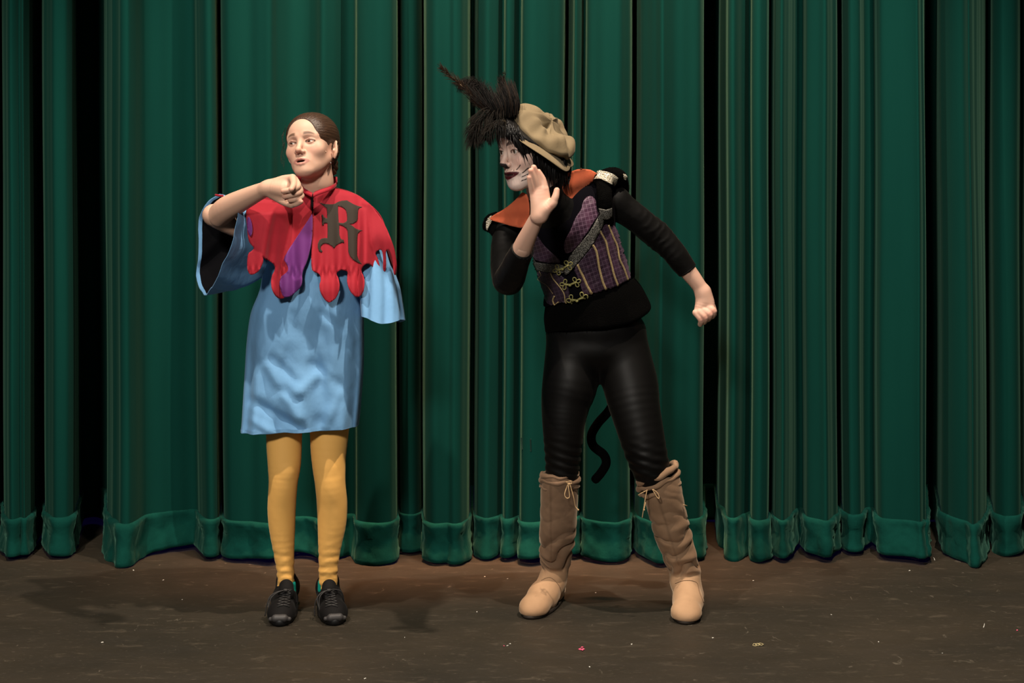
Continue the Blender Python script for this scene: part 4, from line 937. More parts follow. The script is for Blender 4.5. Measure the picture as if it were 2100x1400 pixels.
# drawcords
def cord(name, pts, parent, r=.0013):
    link(name, *tube(cr([P(*p) for p in pts], 6), r, 6), M_cord, parent)
for name, root, lines in (('drawcord', bA, [[(1160, 988, -.0), (1170, 986, -.02), (1174, 989, -.01), (1168, 992, -.01), (1160, 988, -.0)], [(1166, 990, 0), (1158, 1012, -.01), (1162, 1021, -.01), (1168, 1018, -.01), (1166, 1000, -.01), (1167, 990, 0)], [(1168, 990, 0), (1176, 1018, .0), (1180, 1038, .01), (1186, 1044, .01)]]),
                          ('drawcord', bB, [[(1327, 1004, -.03), (1322, 1030, -.03), (1317, 1062, -.02)], [(1338, 1003, -.05), (1348, 1020, -.05), (1352, 1020, -.05), (1348, 1010, -.05), (1339, 1003, -.05)], [(1325, 1006, -.03), (1315, 1011, -.03), (1309, 1015, -.02)], [(1324, 1030, -.03), (1321, 1044, -.03)]])):
    mb = MB()
    for L_ in lines:
        mb.add(tube(cr([P(*p) for p in L_], 6), .0014, 6))
    e_ = P(*lines[0][0]); mb.add(tube([P(*lines[-1][-1])-np.array((0, 0, .004)), P(*lines[-1][-1])], .0026, 6)); mb.build(name, M_cord, root, label='thin tan drawcord tied in a bow')
link('stud', *tube([P(1401, 1034, .04), P(1409, 1037, .05)], .0014, 6), M_cord, bB, label='pale stitched thread end')
# ------------------------------------------------------------------ vest, collar, epaulettes, peplum
def netmat(name, c0, c1, line, cell, rot):
    m = bpy.data.materials.new(name); m.use_nodes = True; nt = m.node_tree; b = nt.nodes['Principled BSDF']; N = nt.nodes.new; L = nt.links.new
    tc = N('ShaderNodeTexCoord'); mp = N('ShaderNodeMapping'); mp.inputs['Rotation'].default_value = (0, math.radians(rot), 0); mp.inputs['Scale'].default_value = (1/cell,)*3; L(tc.outputs['Object'], mp.inputs[0])
    sx = N('ShaderNodeSeparateXYZ'); L(mp.outputs[0], sx.inputs[0]); outs = []
    for ax in (0, 2):
        f = N('ShaderNodeMath'); f.operation = 'FRACT'; L(sx.outputs[ax], f.inputs[0]); g = N('ShaderNodeMath'); g.operation = 'LESS_THAN'; L(f.outputs[0], g.inputs[0]); g.inputs[1].default_value = .13; outs.append(g.outputs[0])
    mx = N('ShaderNodeMath'); mx.operation = 'MAXIMUM'; L(outs[0], mx.inputs[0]); L(outs[1], mx.inputs[1])
    nz = N('ShaderNodeTexNoise'); nz.inputs['Scale'].default_value = 18; nz.inputs['Detail'].default_value = 5; L(tc.outputs['Object'], nz.inputs['Vector'])
    rp = N('ShaderNodeValToRGB'); rp.color_ramp.elements[0].position = .4; rp.color_ramp.elements[1].position = .62; rp.color_ramp.elements[0].color = (*c0, 1); rp.color_ramp.elements[1].color = (*c1, 1); L(nz.outputs['Fac'], rp.inputs[0])
    mm = N('ShaderNodeMix'); mm.data_type = 'RGBA'; L(mx.outputs[0], mm.inputs['Factor']); L(rp.outputs[0], mm.inputs['A']); mm.inputs['B'].default_value = (*line, 1); L(mm.outputs['Result'], b.inputs['Base Color'])
    b.inputs['Roughness'].default_value = .5; b.inputs['Sheen Weight'].default_value = .1; b.inputs['Sheen Tint'].default_value = (.9, .6, .8, 1)
    bp = N('ShaderNodeBump'); bp.inputs['Strength'].default_value = .5; bp.inputs['Distance'].default_value = .003; L(nz.outputs['Fac'], bp.inputs['Height']); L(bp.outputs[0], b.inputs['Normal']); return m
def brocade(name, dark, light, scale=190):
    m = bpy.data.materials.new(name); m.use_nodes = True; nt = m.node_tree; b = nt.nodes['Principled BSDF']; N = nt.nodes.new; L = nt.links.new
    tc = N('ShaderNodeTexCoord'); vo = N('ShaderNodeTexVoronoi'); vo.inputs['Scale'].default_value = scale; L(tc.outputs['Object'], vo.inputs['Vector'])
    w1 = N('ShaderNodeMath'); w1.operation = 'MULTIPLY'; L(vo.outputs['Distance'], w1.inputs[0]); w1.inputs[1].default_value = 14
    s1 = N('ShaderNodeMath'); s1.operation = 'SINE'; L(w1.outputs[0], s1.inputs[0])
    rp = N('ShaderNodeValToRGB'); rp.color_ramp.elements[0].position = .0; rp.color_ramp.elements[1].position = .5; rp.color_ramp.elements[0].color = (*dark, 1); rp.color_ramp.elements[1].color = (*light, 1); L(s1.outputs[0], rp.inputs[0]); L(rp.outputs[0], b.inputs['Base Color'])
    b.inputs['Roughness'].default_value = .45; b.inputs['Metallic'].default_value = .3
    bp = N('ShaderNodeBump'); bp.inputs['Strength'].default_value = .6; bp.inputs['Distance'].default_value = .001; L(s1.outputs[0], bp.inputs['Height']); L(bp.outputs[0], b.inputs['Normal']); return m
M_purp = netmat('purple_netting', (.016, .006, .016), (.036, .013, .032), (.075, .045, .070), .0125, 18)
M_purp_lit = netmat('lit_purple_netting', (.045, .016, .036), (.085, .030, .062), (.17, .095, .145), .0125, 12)  # same netting, with the stage light on the chest put into paler colours
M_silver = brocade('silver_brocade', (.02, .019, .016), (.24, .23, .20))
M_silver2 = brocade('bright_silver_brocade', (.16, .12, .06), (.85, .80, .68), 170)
M_gold = mat('gold_piping', (.62, .47, .24), .5, bump=[(900, .5, .001)], var=(300, .2, (.35, .25, .11)), metal=.3)
M_frog = mat('olive_gold_cord', (.42, .38, .14), .5, bump=[(900, .6, .001)], var=(400, .2, (.22, .20, .07)), metal=.2)
M_velv = mat('black_velvet', (.0030, .0026, .0042), .95, .03, (.4, .35, .5), bump=[((24, 24, 24), .3, .004)], spec=.05)
M_orange = mat('rust_orange_suede', (.56, .125, .055), .85, .3, (1., .6, .4), bump=[((30, 30, 30), .3, .003), (600, .2, .0005)], var=(26, .3, (.46, .092, .040)), spec=.15)
s = SDF()
s.chain([(x_, y_, z_, r+.009) for x_, y_, z_, r in pc([(1212, 625, .11, 92)]+TOR[1:])], .05, sq=((0, 1, 0), .74))
s.chain([(x_, y_, z_, r+.010) for x_, y_, z_, r in pc([(1058, 474, -.03, 27), (1110, 455, -.02, 36), (1170, 438, .01, 40), (1250, 412, .05, 28)])], .05, sq=((0, 1, 0), .9))
s.chain(pc([(1095, 425, -.09, 26), (1106, 400, -.07, 18)]), .03).chain(pc([(1165, 400, .0, 30), (1150, 372, -.02, 18)]), .03)
A_, B_ = P(1121, 628, .1), P(1300, 571, .1); nrm_ = np.cross((0, 1, 0), B_-A_); nrm_ *= -np.sign(nrm_[2]); s.plane(A_, nrm_)
v, q = s.mesh(.0045); v = v+normals(v, q)*(fbm(v*16, 40)*.0015)[:, None]
vest = link('vest', v, q, M_velv, cr_root, label='black velvet and purple vest with gold piping')
bvv = bvh_of(vest)
def onvest(name, outline, material, off, lab=None, step=3.2, parent=None, thick=.0016, wob=0.0, smooth=1):
    vs, fs = patch2d(outline, (), step, smooth)
    V = [hit(bvv, x, y, off+wob*math.sin(x*.31+y*.17)*math.sin(y*.23), .0) for x, y in vs]
    o = link(name, [tuple(p) for p in V], [tuple(f) for f in fs], material, parent or vest, label=lab); solid(o, thick, 0); return o
onvest('purple_panel', [(1202, 404), (1212, 403), (1221, 412), (1222, 430), (1228, 440), (1216, 456), (1203, 476), (1190, 496), (1174, 514), (1160, 520), (1156, 505), (1158, 492), (1170, 472), (1178, 450), (1184, 440), (1192, 429), (1194, 415)], M_purp_lit, .004, 'purple netted satin chest panel', wob=.0012)
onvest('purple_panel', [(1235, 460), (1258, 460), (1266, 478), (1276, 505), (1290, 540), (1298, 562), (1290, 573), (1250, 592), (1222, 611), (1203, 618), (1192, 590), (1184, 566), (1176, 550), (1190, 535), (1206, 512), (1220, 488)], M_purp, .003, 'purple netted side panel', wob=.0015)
onvest('purple_panel', [(1098, 480), (1104, 484), (1114, 500), (1130, 516), (1150, 532), (1148, 540), (1118, 538), (1092, 530), (1090, 515), (1094, 498)], M_purp, .003, 'dark purple panel beside the raised arm')
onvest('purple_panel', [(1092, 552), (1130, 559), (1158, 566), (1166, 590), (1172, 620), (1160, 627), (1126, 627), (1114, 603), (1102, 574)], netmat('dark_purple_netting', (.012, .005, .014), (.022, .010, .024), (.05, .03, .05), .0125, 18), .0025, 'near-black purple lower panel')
onvest('brocade_strap', [(1229, 437), (1236, 450), (1233, 463), (1214, 499), (1200, 518), (1180, 542), (1163, 563), (1157, 557), (1163, 537), (1170, 520), (1194, 492), (1211, 468), (1221, 450)], M_silver, .0075, 'silver brocade strap slanting across the chest', smooth=1, thick=.002)
onvest('brocade_strap', [(1086, 531), (1098, 535), (1111, 538), (1134, 540), (1151, 540), (1162, 547), (1160, 556), (1150, 559), (1134, 557), (1111, 554), (1097, 551), (1089, 541)], M_silver, .0065, 'silver brocade strap under the raised arm', smooth=1, thick=.002)
def vline(name, pts, r, m, off=.006, lab=None):
    p = cr(pts, 6); link(name, *tube([hit(bvv, x, y, off) for x, y in p], r, 6, flat=.6), m, vest, label=lab)
vline('gold_piping', [(1245, 461), (1255, 487), (1263, 505), (1268, 531), (1277, 551), (1285, 574)], S(1.9), M_gold)
vline('gold_piping', [(1228, 472), (1240, 495), (1246, 520), (1254, 551), (1258, 566), (1265, 584)], S(2.1), M_gold)
vline('gold_piping', [(1214, 501), (1222, 517), (1227, 546), (1235, 578), (1243, 596)], S(2.3), M_gold)
vline('gold_piping', [(1184, 541), (1195, 565), (1206, 589), (1218, 609)], S(2.4), M_gold)
vline('gold_piping', [(1131, 558), (1137, 571), (1152, 590), (1159, 604), (1160, 627)], S(1.3), M_gold)
vline('gold_piping', [(1094, 552), (1105, 571), (1123, 583), (1136, 601)], S(.6), M_gold)
vline('gold_piping', [(1139, 605), (1136, 614), (1140, 626)], S(1.8), M_gold)
def frog(cl, cr_, kn):
    mb = MB()
    for c, base in ((cl, -1), (cr_, 1)):
        ang0 = math.atan2(c[1]-kn[1], c[0]-kn[0])
        for da in (-1.55, 0.0, 1.55):
            a = ang0+da; ln, wd = (10.5 if da else 9.5), 4.0; pts = []
            for t in np.linspace(0, 2*math.pi, 19):
                u, w_ = ln*.5*(1-math.cos(t)), wd*math.sin(t)*(.55+.45*(1-math.cos(t))*.5)
                pts.append((c[0]-math.cos(ang0)*2+u*math.cos(a)-w_*math.sin(a), c[1]-math.sin(ang0)*2+u*math.sin(a)+w_*math.cos(a)))
            mb.add(tube([hit(bvv, x, y, .0105) for x, y in pts], S(1.15), 6, False))
        mb.add(tube([hit(bvv, x, y, .0105) for x, y in (c, ((c[0]+kn[0])/2, (c[1]+kn[1])/2), kn)], S(2.2), 6))
    k = hit(bvv, kn[0], kn[1], .013); e_ = SDF(); e_.ell(tuple(k), (.0055, .005, .005)); v, q = e_.mesh(.0016); mb.add((v, [tuple(t) for t in q]))
    mb.build('frog_closure', M_frog, vest, label=None)
frog((1144, 551), (1167, 540), (1155, 548)); frog((1158, 580), (1183, 575), (1170, 581)); frog((1171, 612), (1197, 606), (1183, 611))
# rust lapels
def depthpatch(name, outline, dfn, material, parent, lab=None, thick=.004, step=3.2, smooth=1):
    vs, fs = patch2d(outline, (), step, smooth); V = [P(x, y, dfn(x, y)) for x, y in vs]
    o = link(name, V, [tuple(f) for f in fs], material, parent, label=lab); solid(o, thick, 1); return o
def vd(x, y, lift):
    return float(hit(bvv, x, y, 0, -.02)[1])-lift
depthpatch('lapel', [(1153, 362), (1160, 355), (1174, 350), (1188, 346), (1206, 347), (1216, 351), (1228, 358), (1212, 374), (1191, 389), (1182, 400), (1173, 411), (1160, 434), (1156, 450), (1154, 420), (1153, 390)],
           lambda x, y: -.115+.0011*(x-1153)+.0004*(y-350)-.014*math.sin((x-1150)*.075)+.004*math.sin(y*.14+x*.05), M_orange, vest, 'rust orange lapel lit by the stage light')
depthpatch('lapel', [(1004, 448), (1014, 439), (1039, 427), (1055, 413), (1067, 400), (1073, 394), (1083, 400), (1087, 424), (1086, 450), (1076, 468), (1051, 464), (1030, 458), (1007, 452)],
           lambda x, y: -.115-.0011*(x-1040)+.012*math.sin((x-1010)*.055)+.003*math.sin(y*.2), M_orange, vest, 'rust orange lapel beside the raised hand')
def dcollar(x, y): return -.085+.0011*(x-1153)
depthpatch('collar_back', [(1154, 362), (1190, 350), (1226, 360), (1230, 380), (1214, 402), (1190, 425), (1168, 460), (1158, 470), (1154, 440), (1150, 400)], lambda x, y: dcollar(x, y)+.004, M_velv, vest, 'dark velvet behind the lapel', thick=.006)
# epaulettes: black plush rolls with brocade bands
def fuzz(mb, pts, n, ln, seed, drop=(0, 0, -1), r=.0005):
    rr = random.Random(seed)
    for _ in range(n):
        p, nn = pts[rr.randrange(len(pts))]; d = Vector(nn)+Vector((rr.uniform(-.5, .5), rr.uniform(-.5, .5), rr.uniform(-.5, .5)))+Vector(drop)*.5; d.normalize(); L_ = ln*rr.uniform(.5, 1.2)
        a = Vector(p)-d*.002; b = a+d*L_*.6; c_ = b+(d+Vector(drop)*.6).normalized()*L_*.5
        mb.add(tube([a, b, c_], [r, r*.8, r*.2], 3, False))
def surfpts(v, q): n = normals(v, q); return list(zip(v, n))
s = SDF()
s.chain(pc([(1226, 366, -.02, 13), (1246, 360, -.02, 16), (1266, 362, .02, 17), (1276, 378, .06, 14), (1282, 396, .08, 8)]), .02)
s.chain(pc([(1238, 380, -.05, 15), (1240, 410, -.07, 16), (1243, 440, -.05, 15), (1246, 452, -.02, 14)]), .02)
v, q = s.mesh(.004); v = v+normals(v, q)*(fbm(v*60, 3)*.0016)[:, None]; epB = link('epaulette', v, q, M_fur, vest, label='black plush shoulder loop with silver bands')
mb = MB(); fuzz(mb, surfpts(v, q), 500, .008, 3); f_ = mb.build('plush_pile', M_fur, epB); f_['kind'] = 'stuff'
be = bvh_of(epB)
def onb(name, outline, b_, material, parent, off, lab, dd=0.0):
    vs, fs = patch2d(outline, (), 2.4, 0); V = [tuple(hit(b_, x, y, off, dd)) for x, y in vs]; o = link(name, V, [tuple(f) for f in fs], material, parent, label=lab); solid(o, .002, 1); return o
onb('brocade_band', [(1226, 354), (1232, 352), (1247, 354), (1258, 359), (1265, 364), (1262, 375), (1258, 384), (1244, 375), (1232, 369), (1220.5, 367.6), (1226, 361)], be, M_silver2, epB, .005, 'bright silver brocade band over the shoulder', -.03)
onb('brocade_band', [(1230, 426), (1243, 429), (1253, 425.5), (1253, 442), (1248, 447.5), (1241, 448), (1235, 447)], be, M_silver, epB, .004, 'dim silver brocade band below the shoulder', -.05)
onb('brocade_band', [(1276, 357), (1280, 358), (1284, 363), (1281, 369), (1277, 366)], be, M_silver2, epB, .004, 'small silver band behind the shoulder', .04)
s = SDF(); s.chain(pc([(996, 466, -.03, 7), (1003, 452, -.03, 11), (1018, 448, -.03, 14), (1040, 456, -.03, 18), (1050, 462, -.03, 20)]), .02); s.chain(pc([(1006, 465, -.03, 8), (1020, 475, -.04, 14), (1040, 482, -.04, 16)]), .02)
v, q = s.mesh(.004); v = v+normals(v, q)*(fbm(v*60, 5)*.0016)[:, None]; epA = link('epaulette', v, q, M_fur, vest, label='black plush shoulder loop beside the raised arm')
mb = MB(); fuzz(mb, surfpts(v, q), 260, .007, 4); f_ = mb.build('plush_pile', M_fur, epA); f_['kind'] = 'stuff'
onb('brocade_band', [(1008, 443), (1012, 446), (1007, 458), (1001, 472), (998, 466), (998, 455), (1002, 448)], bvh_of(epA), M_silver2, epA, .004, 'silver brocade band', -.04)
# plush peplum
rings = []
for k, (xl, yl, xr, yr, rd, sag) in enumerate(cr([(1122, 627, 1298, 571, .118, .0), (1120, 640, 1312, 588, .128, .004), (1119, 655, 1322, 606, .134, .012), (1121, 672, 1331, 625, .135, .020), (1122, 680, 1329, 630, .130, .018)], 4)):
    n = 72; a = np.linspace(0, 2*math.pi, n, endpoint=False); l_, r_ = P(xl, yl, .12), P(xr, yr, .12); t = (np.cos(a)+1)/2
    p = l_[None]*(1-t[:, None])+r_[None]*t[:, None]; p[:, 1] = .12+rd*np.sin(a)+.004*np.sin(a*9)*k/16
    p[:, 2] -= sag*np.clip(-np.sin(a), 0, 1)*np.clip(t*1.6-.2, 0, 1)*1.6; rings.append(p)
V, Fc = loft(rings); pep = link('peplum', V, Fc, M_fur, vest, label='black plush skirt of the vest'); solid(pep, .006, -1)
mb = MB(); ed = [(rings[-1][j], (math.cos(2*math.pi*j/72), math.sin(2*math.pi*j/72), -1)) for j in range(72)]; fuzz(mb, ed, 500, .010, 7, r=.0006)
sp = [(rings[i][j], (math.cos(2*math.pi*j/72), math.sin(2*math.pi*j/72), 0)) for i in range(2, len(rings)) for j in range(72)]; fuzz(mb, sp, 900, .008, 8)
f_ = mb.build('plush_pile', M_fur, pep); f_['kind'] = 'stuff'
# ------------------------------------------------------------------ wig, hat, plumes
M_wig = mat('black_wig', (.0045, .004, .004), .42, bump=[((600, 600, 60), .8, .001)], spec=.3)
wI = Matrix(Mc).inverted()
h = SDF()
h.ell((0, .017, .036), (.0800, .1000, .0860)).ell((0, .055, -.03), (.066, .055, .080), .03)
h.ell((0, -.036, .030), (.066, .058, .068), .03)
h.ell((0, -.128, -.030), (.058, .085, .082), .006, 's')
h.ell((0, -.020, -.130), (.07, .13, .070), .01, 's')
v, q = h.mesh(.003); v = v+normals(v, q)*(np.sin(v[:, 0]*260+v[:, 1]*180+fbm(v*30, 2)*2)*.0012)[:, None]
v = xf(wI, under_hat(xf(Mc, v)))
wig = link('hair', v, q, M_wig, cr_root, label='shaggy black wig'); wig.matrix_basis = Mc
wI = Matrix(Mc).inverted()
mb = MB(); rr = random.Random(12)
def lock(p, r, n=5): mb.add(tube(cr(p, 4), [r*(.6+.6*math.sin(math.pi*min(1, t+.15)))*(1-t**3)+.0002 for t in np.linspace(0, 1, (len(p)-1)*4+1)], n, True, .5))
for k in range(150):                              # side hair falling from under the brim
    t = rr.random(); sx, sy = 1045+118*t, 258+72*t+rr.uniform(-4, 8); d0 = -.276+.11*t+rr.uniform(-.008, .008)
    ex = np.interp(t, [0, .2, .45, .7, 1], [1066, 1088, 1110, 1134, 1160])+rr.uniform(-9, 9); ey = np.interp(t, [0, .2, .45, .7, 1], [316, 338, 362, 384, 385])+rr.uniform(-22, 12)
    b = rr.uniform(2, 9)
    lock([P(sx, sy, d0), P(sx*.66+ex*.34-b*.3, sy*.66+ey*.34, d0-.012), P(sx*.3+ex*.7-b*.2, sy*.3+ey*.7, d0-.004), P(ex, ey, d0+.012)], rr.uniform(.0016, .0034))
for k in range(48):                               # fringe over the brow
    t = rr.random(); sx, sy = 1012+50*t, 256+rr.uniform(-5, 8); ex, ey = 1021+40*t+rr.uniform(-9, 9), (276 if t < .1 else 282)+rr.uniform(-8, 6)+4*t; d0 = -.262-.02*t
    lock([P(sx, sy, d0), P((sx+ex)/2+rr.uniform(-4, 4), (sy+ey)/2, d0-.012), P(ex, ey, d0-.006)], rr.uniform(.0008, .0020))
for k in range(4):
    t = rr.random(); sx = 1024+30*t; ex, ey = sx+rr.uniform(-3, 10), rr.uniform(300, 335); lock([P(sx, 275, -.29), P(sx+2, 292, -.31), P(ex, ey, -.30)], .0006)
for k in range(50):
    sx, sy = rr.uniform(1125, 1168), rr.uniform(325, 350); lock([P(sx, sy, -.10), P(sx+rr.uniform(-6, 4), sy+22, -.11), P(sx+rr.uniform(-12, 4), rr.uniform(366, 398), -.12)], rr.uniform(.001, .003))
f_ = mb.build('locks', M_wig, wig); f_.matrix_parent_inverse = wI; f_['kind'] = 'stuff'
M_tan = mat('tan_hat_cotton', (.205, .155, .088), .8, .2, (1., .9, .7), bump=[((20, 20, 20), .5, .005), (700, .2, .0004)], var=(18, .3, (.17, .125, .07)), spec=.2)
def hp(r, a, z): p = HO+xx*(r*1.04*math.cos(a))+yy*(r*.93*math.sin(a))+nz_*z; return (p.x, p.y, p.z)
n = 120; A = np.linspace(0, 2*math.pi, n, endpoint=False); rings = []
prof_ = [(.092, -.004), (.098, .004), (.105, .010), (.111, .018), (.112, .027), (.107, .036), (.096, .045), (.077, .052), (.052, .056), (.026, .058), (.004, .0585)]
for r, z in cr(prof_, 3):
    ring = []
    for a in A:
        k = min(1, max(0, (.114-abs(r-.07))/.114)); w_ = .006*math.sin(a*5+1.5*math.sin(a*2))+.0015*math.sin(a*13+z*60)+.006*math.sin(r*85+a*2)*math.sin(a*3+1)
        ring.append(hp(r*(1+w_*.8), a, z+(w_*1.5 if z > .008 else 0)+.010*math.cos(a-2.4)*(z/.06)))
    rings.append(ring)
V, Fc = loft(rings, True, False, True); hat = link('hat', V, Fc, M_tan, cr_root, label='tan puffed cap with a narrow brim and black feathers'); hat.data.polygons[-1].use_smooth = True
rings = []
for r, z, in ((.080, .000), (.084, .003), (.095, .0025), (.108, .001), (.120, -.002), (.126, -.004), (.127, -.006), (.125, -.0065), (.108, -.003), (.09, -.002), (.080, -.002)):
    rings.append([hp(r*(1+.012*math.sin(a*5+.6))*(1+.28*max(0, (r-.08)/.05)*abs(math.sin(a))), a, z+(r-.08)*(-.22*max(0, math.sin(a-.0))*1.0-.10*math.cos(a*2+.5)+.10*math.sin(a*4))-.10*(r-.08)) for a in A])
V, Fc = loft(rings); link('brim', V, Fc, M_tan, hat)
V, Fc = loft([[hp(.0795, a, -.012) for a in A], [hp(.086, a, -.006) for a in A], [hp(.088, a, .004) for a in A]]); link('hat_band', V, Fc, M_velv, hat, label='black underside band of the hat')
# plumes
def plume(name, spine, barb, nb, ln, droop, seed, lab, spread=1.0, r=.0006, col=((.005, .004, .003), (.022, .012, .007)), rs=.0013, speck=False, t0=.05):
    rr = random.Random(seed); sp = cr([P(*p) for p in spine], 10); mb = MB(); m = len(sp)
    if speck:
        for i in range(m-1):
            c_ = (.30, .22, .13) if (i % 4) < 2 else (.02, .013, .009); mb.add(tube([sp[i], sp[i+1]], [rs*(1-.75*i/m), rs*(1-.75*(i+1)/m)], 6), c_)
    else: mb.add(tube(sp, [rs*(1-.8*i/m) for i in range(m)], 6), col[0])
    for k in range(nb):
        t = t0+(1-t0)*rr.random(); i = min(m-2, int(t*(m-1))); b = sp[i]; tg = sp[i+1]-sp[i]; tg /= np.linalg.norm(tg)
        sd = np.array((rr.uniform(-1, 1), rr.uniform(-.8, .8), rr.uniform(-1, 1))); sd -= tg*sd.dot(tg); sd /= np.linalg.norm(sd)+1e-9
        L_ = ln*(.55+.6*rr.random())*(1-.45*t); d = sd*spread+tg*barb; d /= np.linalg.norm(d); p1 = b+d*L_*.5; p2 = p1+(d+np.array(droop)).__truediv__(np.linalg.norm(d+np.array(droop))+1e-9)*L_*.35; d3 = d*.5+np.array(droop)*1.4; p3 = p2+d3/np.linalg.norm(d3)*L_*.3
        f = rr.random(); c_ = tuple(col[0][j]*(1-f)+col[1][j]*f for j in range(3))
        mb.add(tube([b, p1, p2, p3], [r, r*.8, r*.5, r*.15], 3, False), c_)
    o = mb.build(name, M_plume, hat, label=lab); return o
M_plume = mat('black_feather', (.01, .01, .01), .6, attr=True, spec=.15)
plume('feather', [(1010, 252, -.22), (990, 222, -.22), (967, 196, -.22), (944, 173, -.22), (922, 154, -.22), (907, 141, -.22)], 1.3, 420, .040, (0, 0, -.1), 1, 'long thin speckled feather pointing up and left', .75, .0008, ((.012, .007, .005), (.05, .024, .011)), .0019, True)
bpy.data.objects['feather'].data.update()
plume('feather', [(1024, 250, -.20), (1002, 205, -.20), (984, 176, -.20), (962, 168, -.20), (944, 172, -.20)], .9, 620, .055, (.1, 0, -.7), 2, 'arching wispy black plume', .7, .0008, ((.004, .003, .003), (.014, .010, .007)))
plume('feather', [(1036, 252, -.22), (1010, 238, -.23), (986, 248, -.24), (974, 268, -.24), (973, 292, -.24)], .5, 900, .066, (-.15, 0, -1.1), 3, 'drooping black plume hanging over the brow', 1., .0009, ((.003, .003, .0025), (.016, .011, .007)))
plume('feather', [(1040, 258, -.26), (1020, 260, -.27), (1002, 270, -.27), (996, 288, -.27)], .3, 600, .048, (-.1, 0, -1.2), 6, 'short drooping black plume beside the face', 1., .0010, ((.003, .003, .0025), (.016, .011, .007)))
plume('feather', [(1052, 243, -.20), (1046, 215, -.20), (1036, 188, -.20), (1030, 166, -.20)], 1.2, 420, .042, (-.25, 0, .3), 4, 'upright bushy black feather brush', .75, .0008, ((.003, .003, .0025), (.022, .013, .008)), .004, t0=0)
plume('feather', [(1030, 175, -.20), (1032, 162, -.20), (1036, 152, -.20), (1032, 150, -.20)], .8, 60, .012, (0, 0, 0), 5, 'small curled feather tip', .5, .0006)
mb = MB(); rr = random.Random(31)
for k in range(420):                              # dense core of the brush
    t = rr.random(); bx, by = 1026+38*t, 246-rr.uniform(0, 12)+(-6*t); tx, ty = 1010+44*t+rr.uniform(-3, 5), 172-10*math.sin(t*3.14)+rr.uniform(-6, 22)+(8 if t < .2 else 0); dd = -.20+rr.uniform(-.03, .02)
    f = rr.random()**3; c_ = (.003+.04*f, .003+.024*f, .003+.015*f)
    mb.add(tube(cr([P(bx, by, dd), P((bx+tx)/2+rr.uniform(2, 7), (by+ty)/2, dd-.01), P(tx, ty, dd)], 3), [.0011, .0011, .001, .0009, .0007, .0005, .0002], 3, False), c_)
for k in range(200):                              # strands filling the arch between the feathers
    t = rr.random(); tx, ty = 944+64*t, 176-9*math.sin(t*3.14)+rr.uniform(-3, 14); bx, by = 1006+26*t+rr.uniform(-6, 6), 240+rr.uniform(-10, 8); dd = -.20+rr.uniform(-.03, .03); f = rr.random()**3
    mb.add(tube(cr([P(bx, by, dd), P(bx*.6+tx*.4-6*(1-t), by*.55+ty*.45-2, dd-.01), P(tx, ty, dd)], 4), [.0010, .0010, .0010, .0009, .0008, .0007, .0006, .0004, .0002], 3, False), (.003+.02*f, .003+.012*f, .003+.008*f))
f_ = mb.build('feather_barbs', M_plume, hat); f_['kind'] = 'stuff'
# ------------------------------------------------------------------ litter on the floor
def bit(name, px, py, size, color, seed, label, cat, group=None):
    rr = random.Random(seed); c = G(px, py); n = rr.choice((4, 5, 6)); a0 = rr.random()*6; p = []
    for i in range(n):
        a = a0+i*2*math.pi/n; r = size*rr.uniform(.6, 1.2); p.append((c[0]+r*math.cos(a), c[1]+r*1.3*math.sin(a), .0012+rr.uniform(0, size*.6)))
    q = [(x, y, z-.001) for x, y, z in p]
    f = [tuple(range(n)), tuple(reversed(range(n, 2*n)))]+[(i, n+i, n+(i+1) % n, (i+1) % n) for i in range(n)]
    o = link(name, p+q, f, BM[color], smooth=False); o['label'] = label; o['category'] = cat
    if group: o['group'] = group
    return o
BM = {'white': mat('white_paper', (.6, .58, .52), .8), 'pink': mat('pink_paper', (.75, .10, .20), .7), 'straw': mat('straw_thread', (.5, .42, .22), .7)}
r_ = empty('petal', tuple(G(1194, 1331)), 'bright pink crumpled petal on the floor below the cat costume', 'petal')
for k, (dx, dy) in enumerate(((-4, 1), (0, -3), (3, 1), (0, 3))):
    o = bit('lobe', 1194+dx, 1331+dy, .0055, 'pink', k, '', ''); del o['label']; del o['category']; adopt(o, r_)
bit('confetti', 1034, 1325, .003, 'pink', 12, 'tiny pink confetti dot next to two white ones', 'confetti')
G1 = 'white confetti specks on the floor'
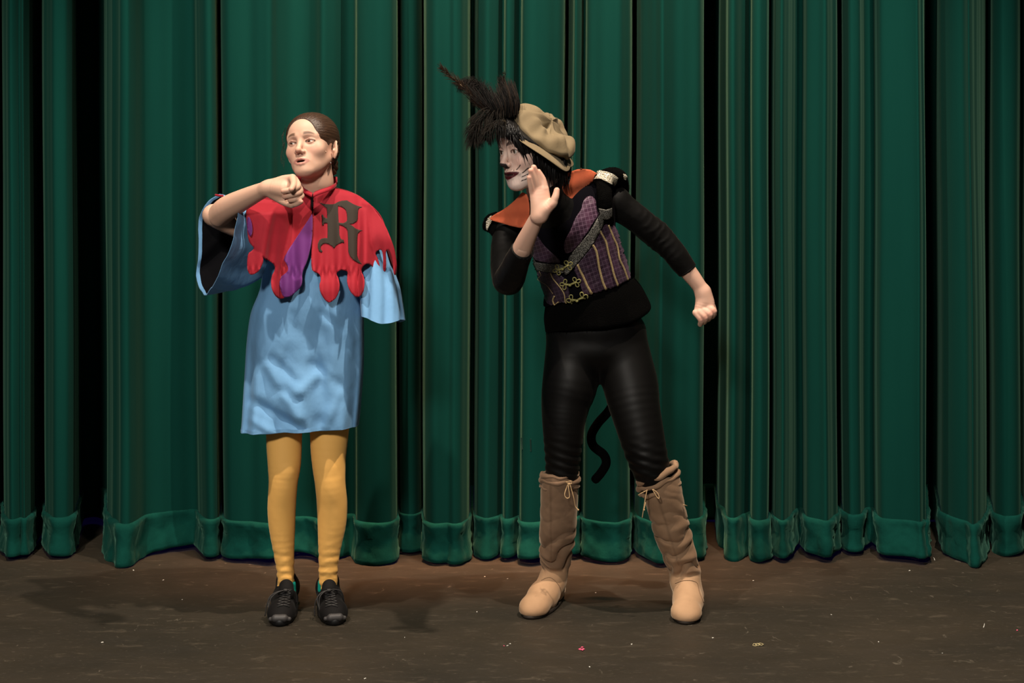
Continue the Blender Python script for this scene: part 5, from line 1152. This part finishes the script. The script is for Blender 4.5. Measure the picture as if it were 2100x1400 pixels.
LB = ['first of two white specks beside the pink dot, floor centre', 'second of two white specks beside the pink dot, floor centre', 'white speck on the floor between the performers, low in the picture', 'white speck at the front edge of the floor below the crotch of the black leggings', 'white speck on the floor right of the pink petal', 'white speck at the front edge of the floor right of the black shoes', 'white speck on the floor left of the outward-turned tan boot', 'white speck on the floor between the two tan boots', 'white speck near the curtain foot between the performers', 'white speck near the curtain foot just left of the tan boots', 'white speck near the curtain foot, right one of the far-left pair', 'white speck near the curtain foot, left one of the far-left pair', 'white speck on the floor right of the forward-pointing boot', 'white speck on the floor at right, level with the thread tangle', 'white speck just in front of the curtain right of the boots', 'elongated white speck under the wide right-hand curtain fold', 'white speck on the floor at right, midway between curtain and front edge', 'white speck on the floor at far right, toward the front', 'white speck on the floor at far left, toward the front', 'white speck on the floor left of her shadow']
for k, (x, y, s_) in enumerate(((1041, 1324, .0035), (1046, 1321, .0035), (830, 1307, .0028), (1209, 1368, .0025), (1295, 1321, .003), (748, 1392, .0035), (978, 1255, .003), (1222, 1216, .003), (994, 1183, .003), (1041, 1187, .003), (335, 1190, .004), (274, 1170, .004), (1462, 1308, .003), (1802, 1317, .003), (1545, 1191, .003), (1865, 1171, .004), (1705, 1261, .003), (1933, 1340, .003), (210, 1318, .004), (374, 1230, .003))):
    bit('confetti', x, y, s_, 'white', k+30, LB[k], 'confetti', G1)
bit('confetti', 2086, 1293, .0035, 'pink', 77, 'tiny pink confetti speck at the far right of the floor', 'confetti')
mb = MB()
for k in range(3):
    c = G(1548+k*6, 1323); a = np.linspace(0, 6.28, 16); mb.add(tube([(c[0]+.006*math.cos(t)+.002*math.sin(3*t+k), c[1]+.012*math.sin(t), .002+.001*k) for t in a], .0009, 5, False))
o = mb.build('thread', BM['straw']); o['label'] = 'small tangle of straw-coloured thread on the floor right of the boots'; o['category'] = 'thread'
for x, y, dx, dy, lb in ((2018, 1283, 1, 4, 'short white thread standing out on the floor, far right'), (1915, 1146, 2, -3, 'short white thread beside the foot of the curtain, right')):
    a = G(x-dx, y+dy); b = G(x+dx, y-dy); o = link('thread', *tube([a+np.array((0, 0, .0015)), (a+b)/2+np.array((.001, 0, .003)), b+np.array((0, 0, .0015))], .0013, 5), BM['white']); o['label'] = lb; o['category'] = 'thread'
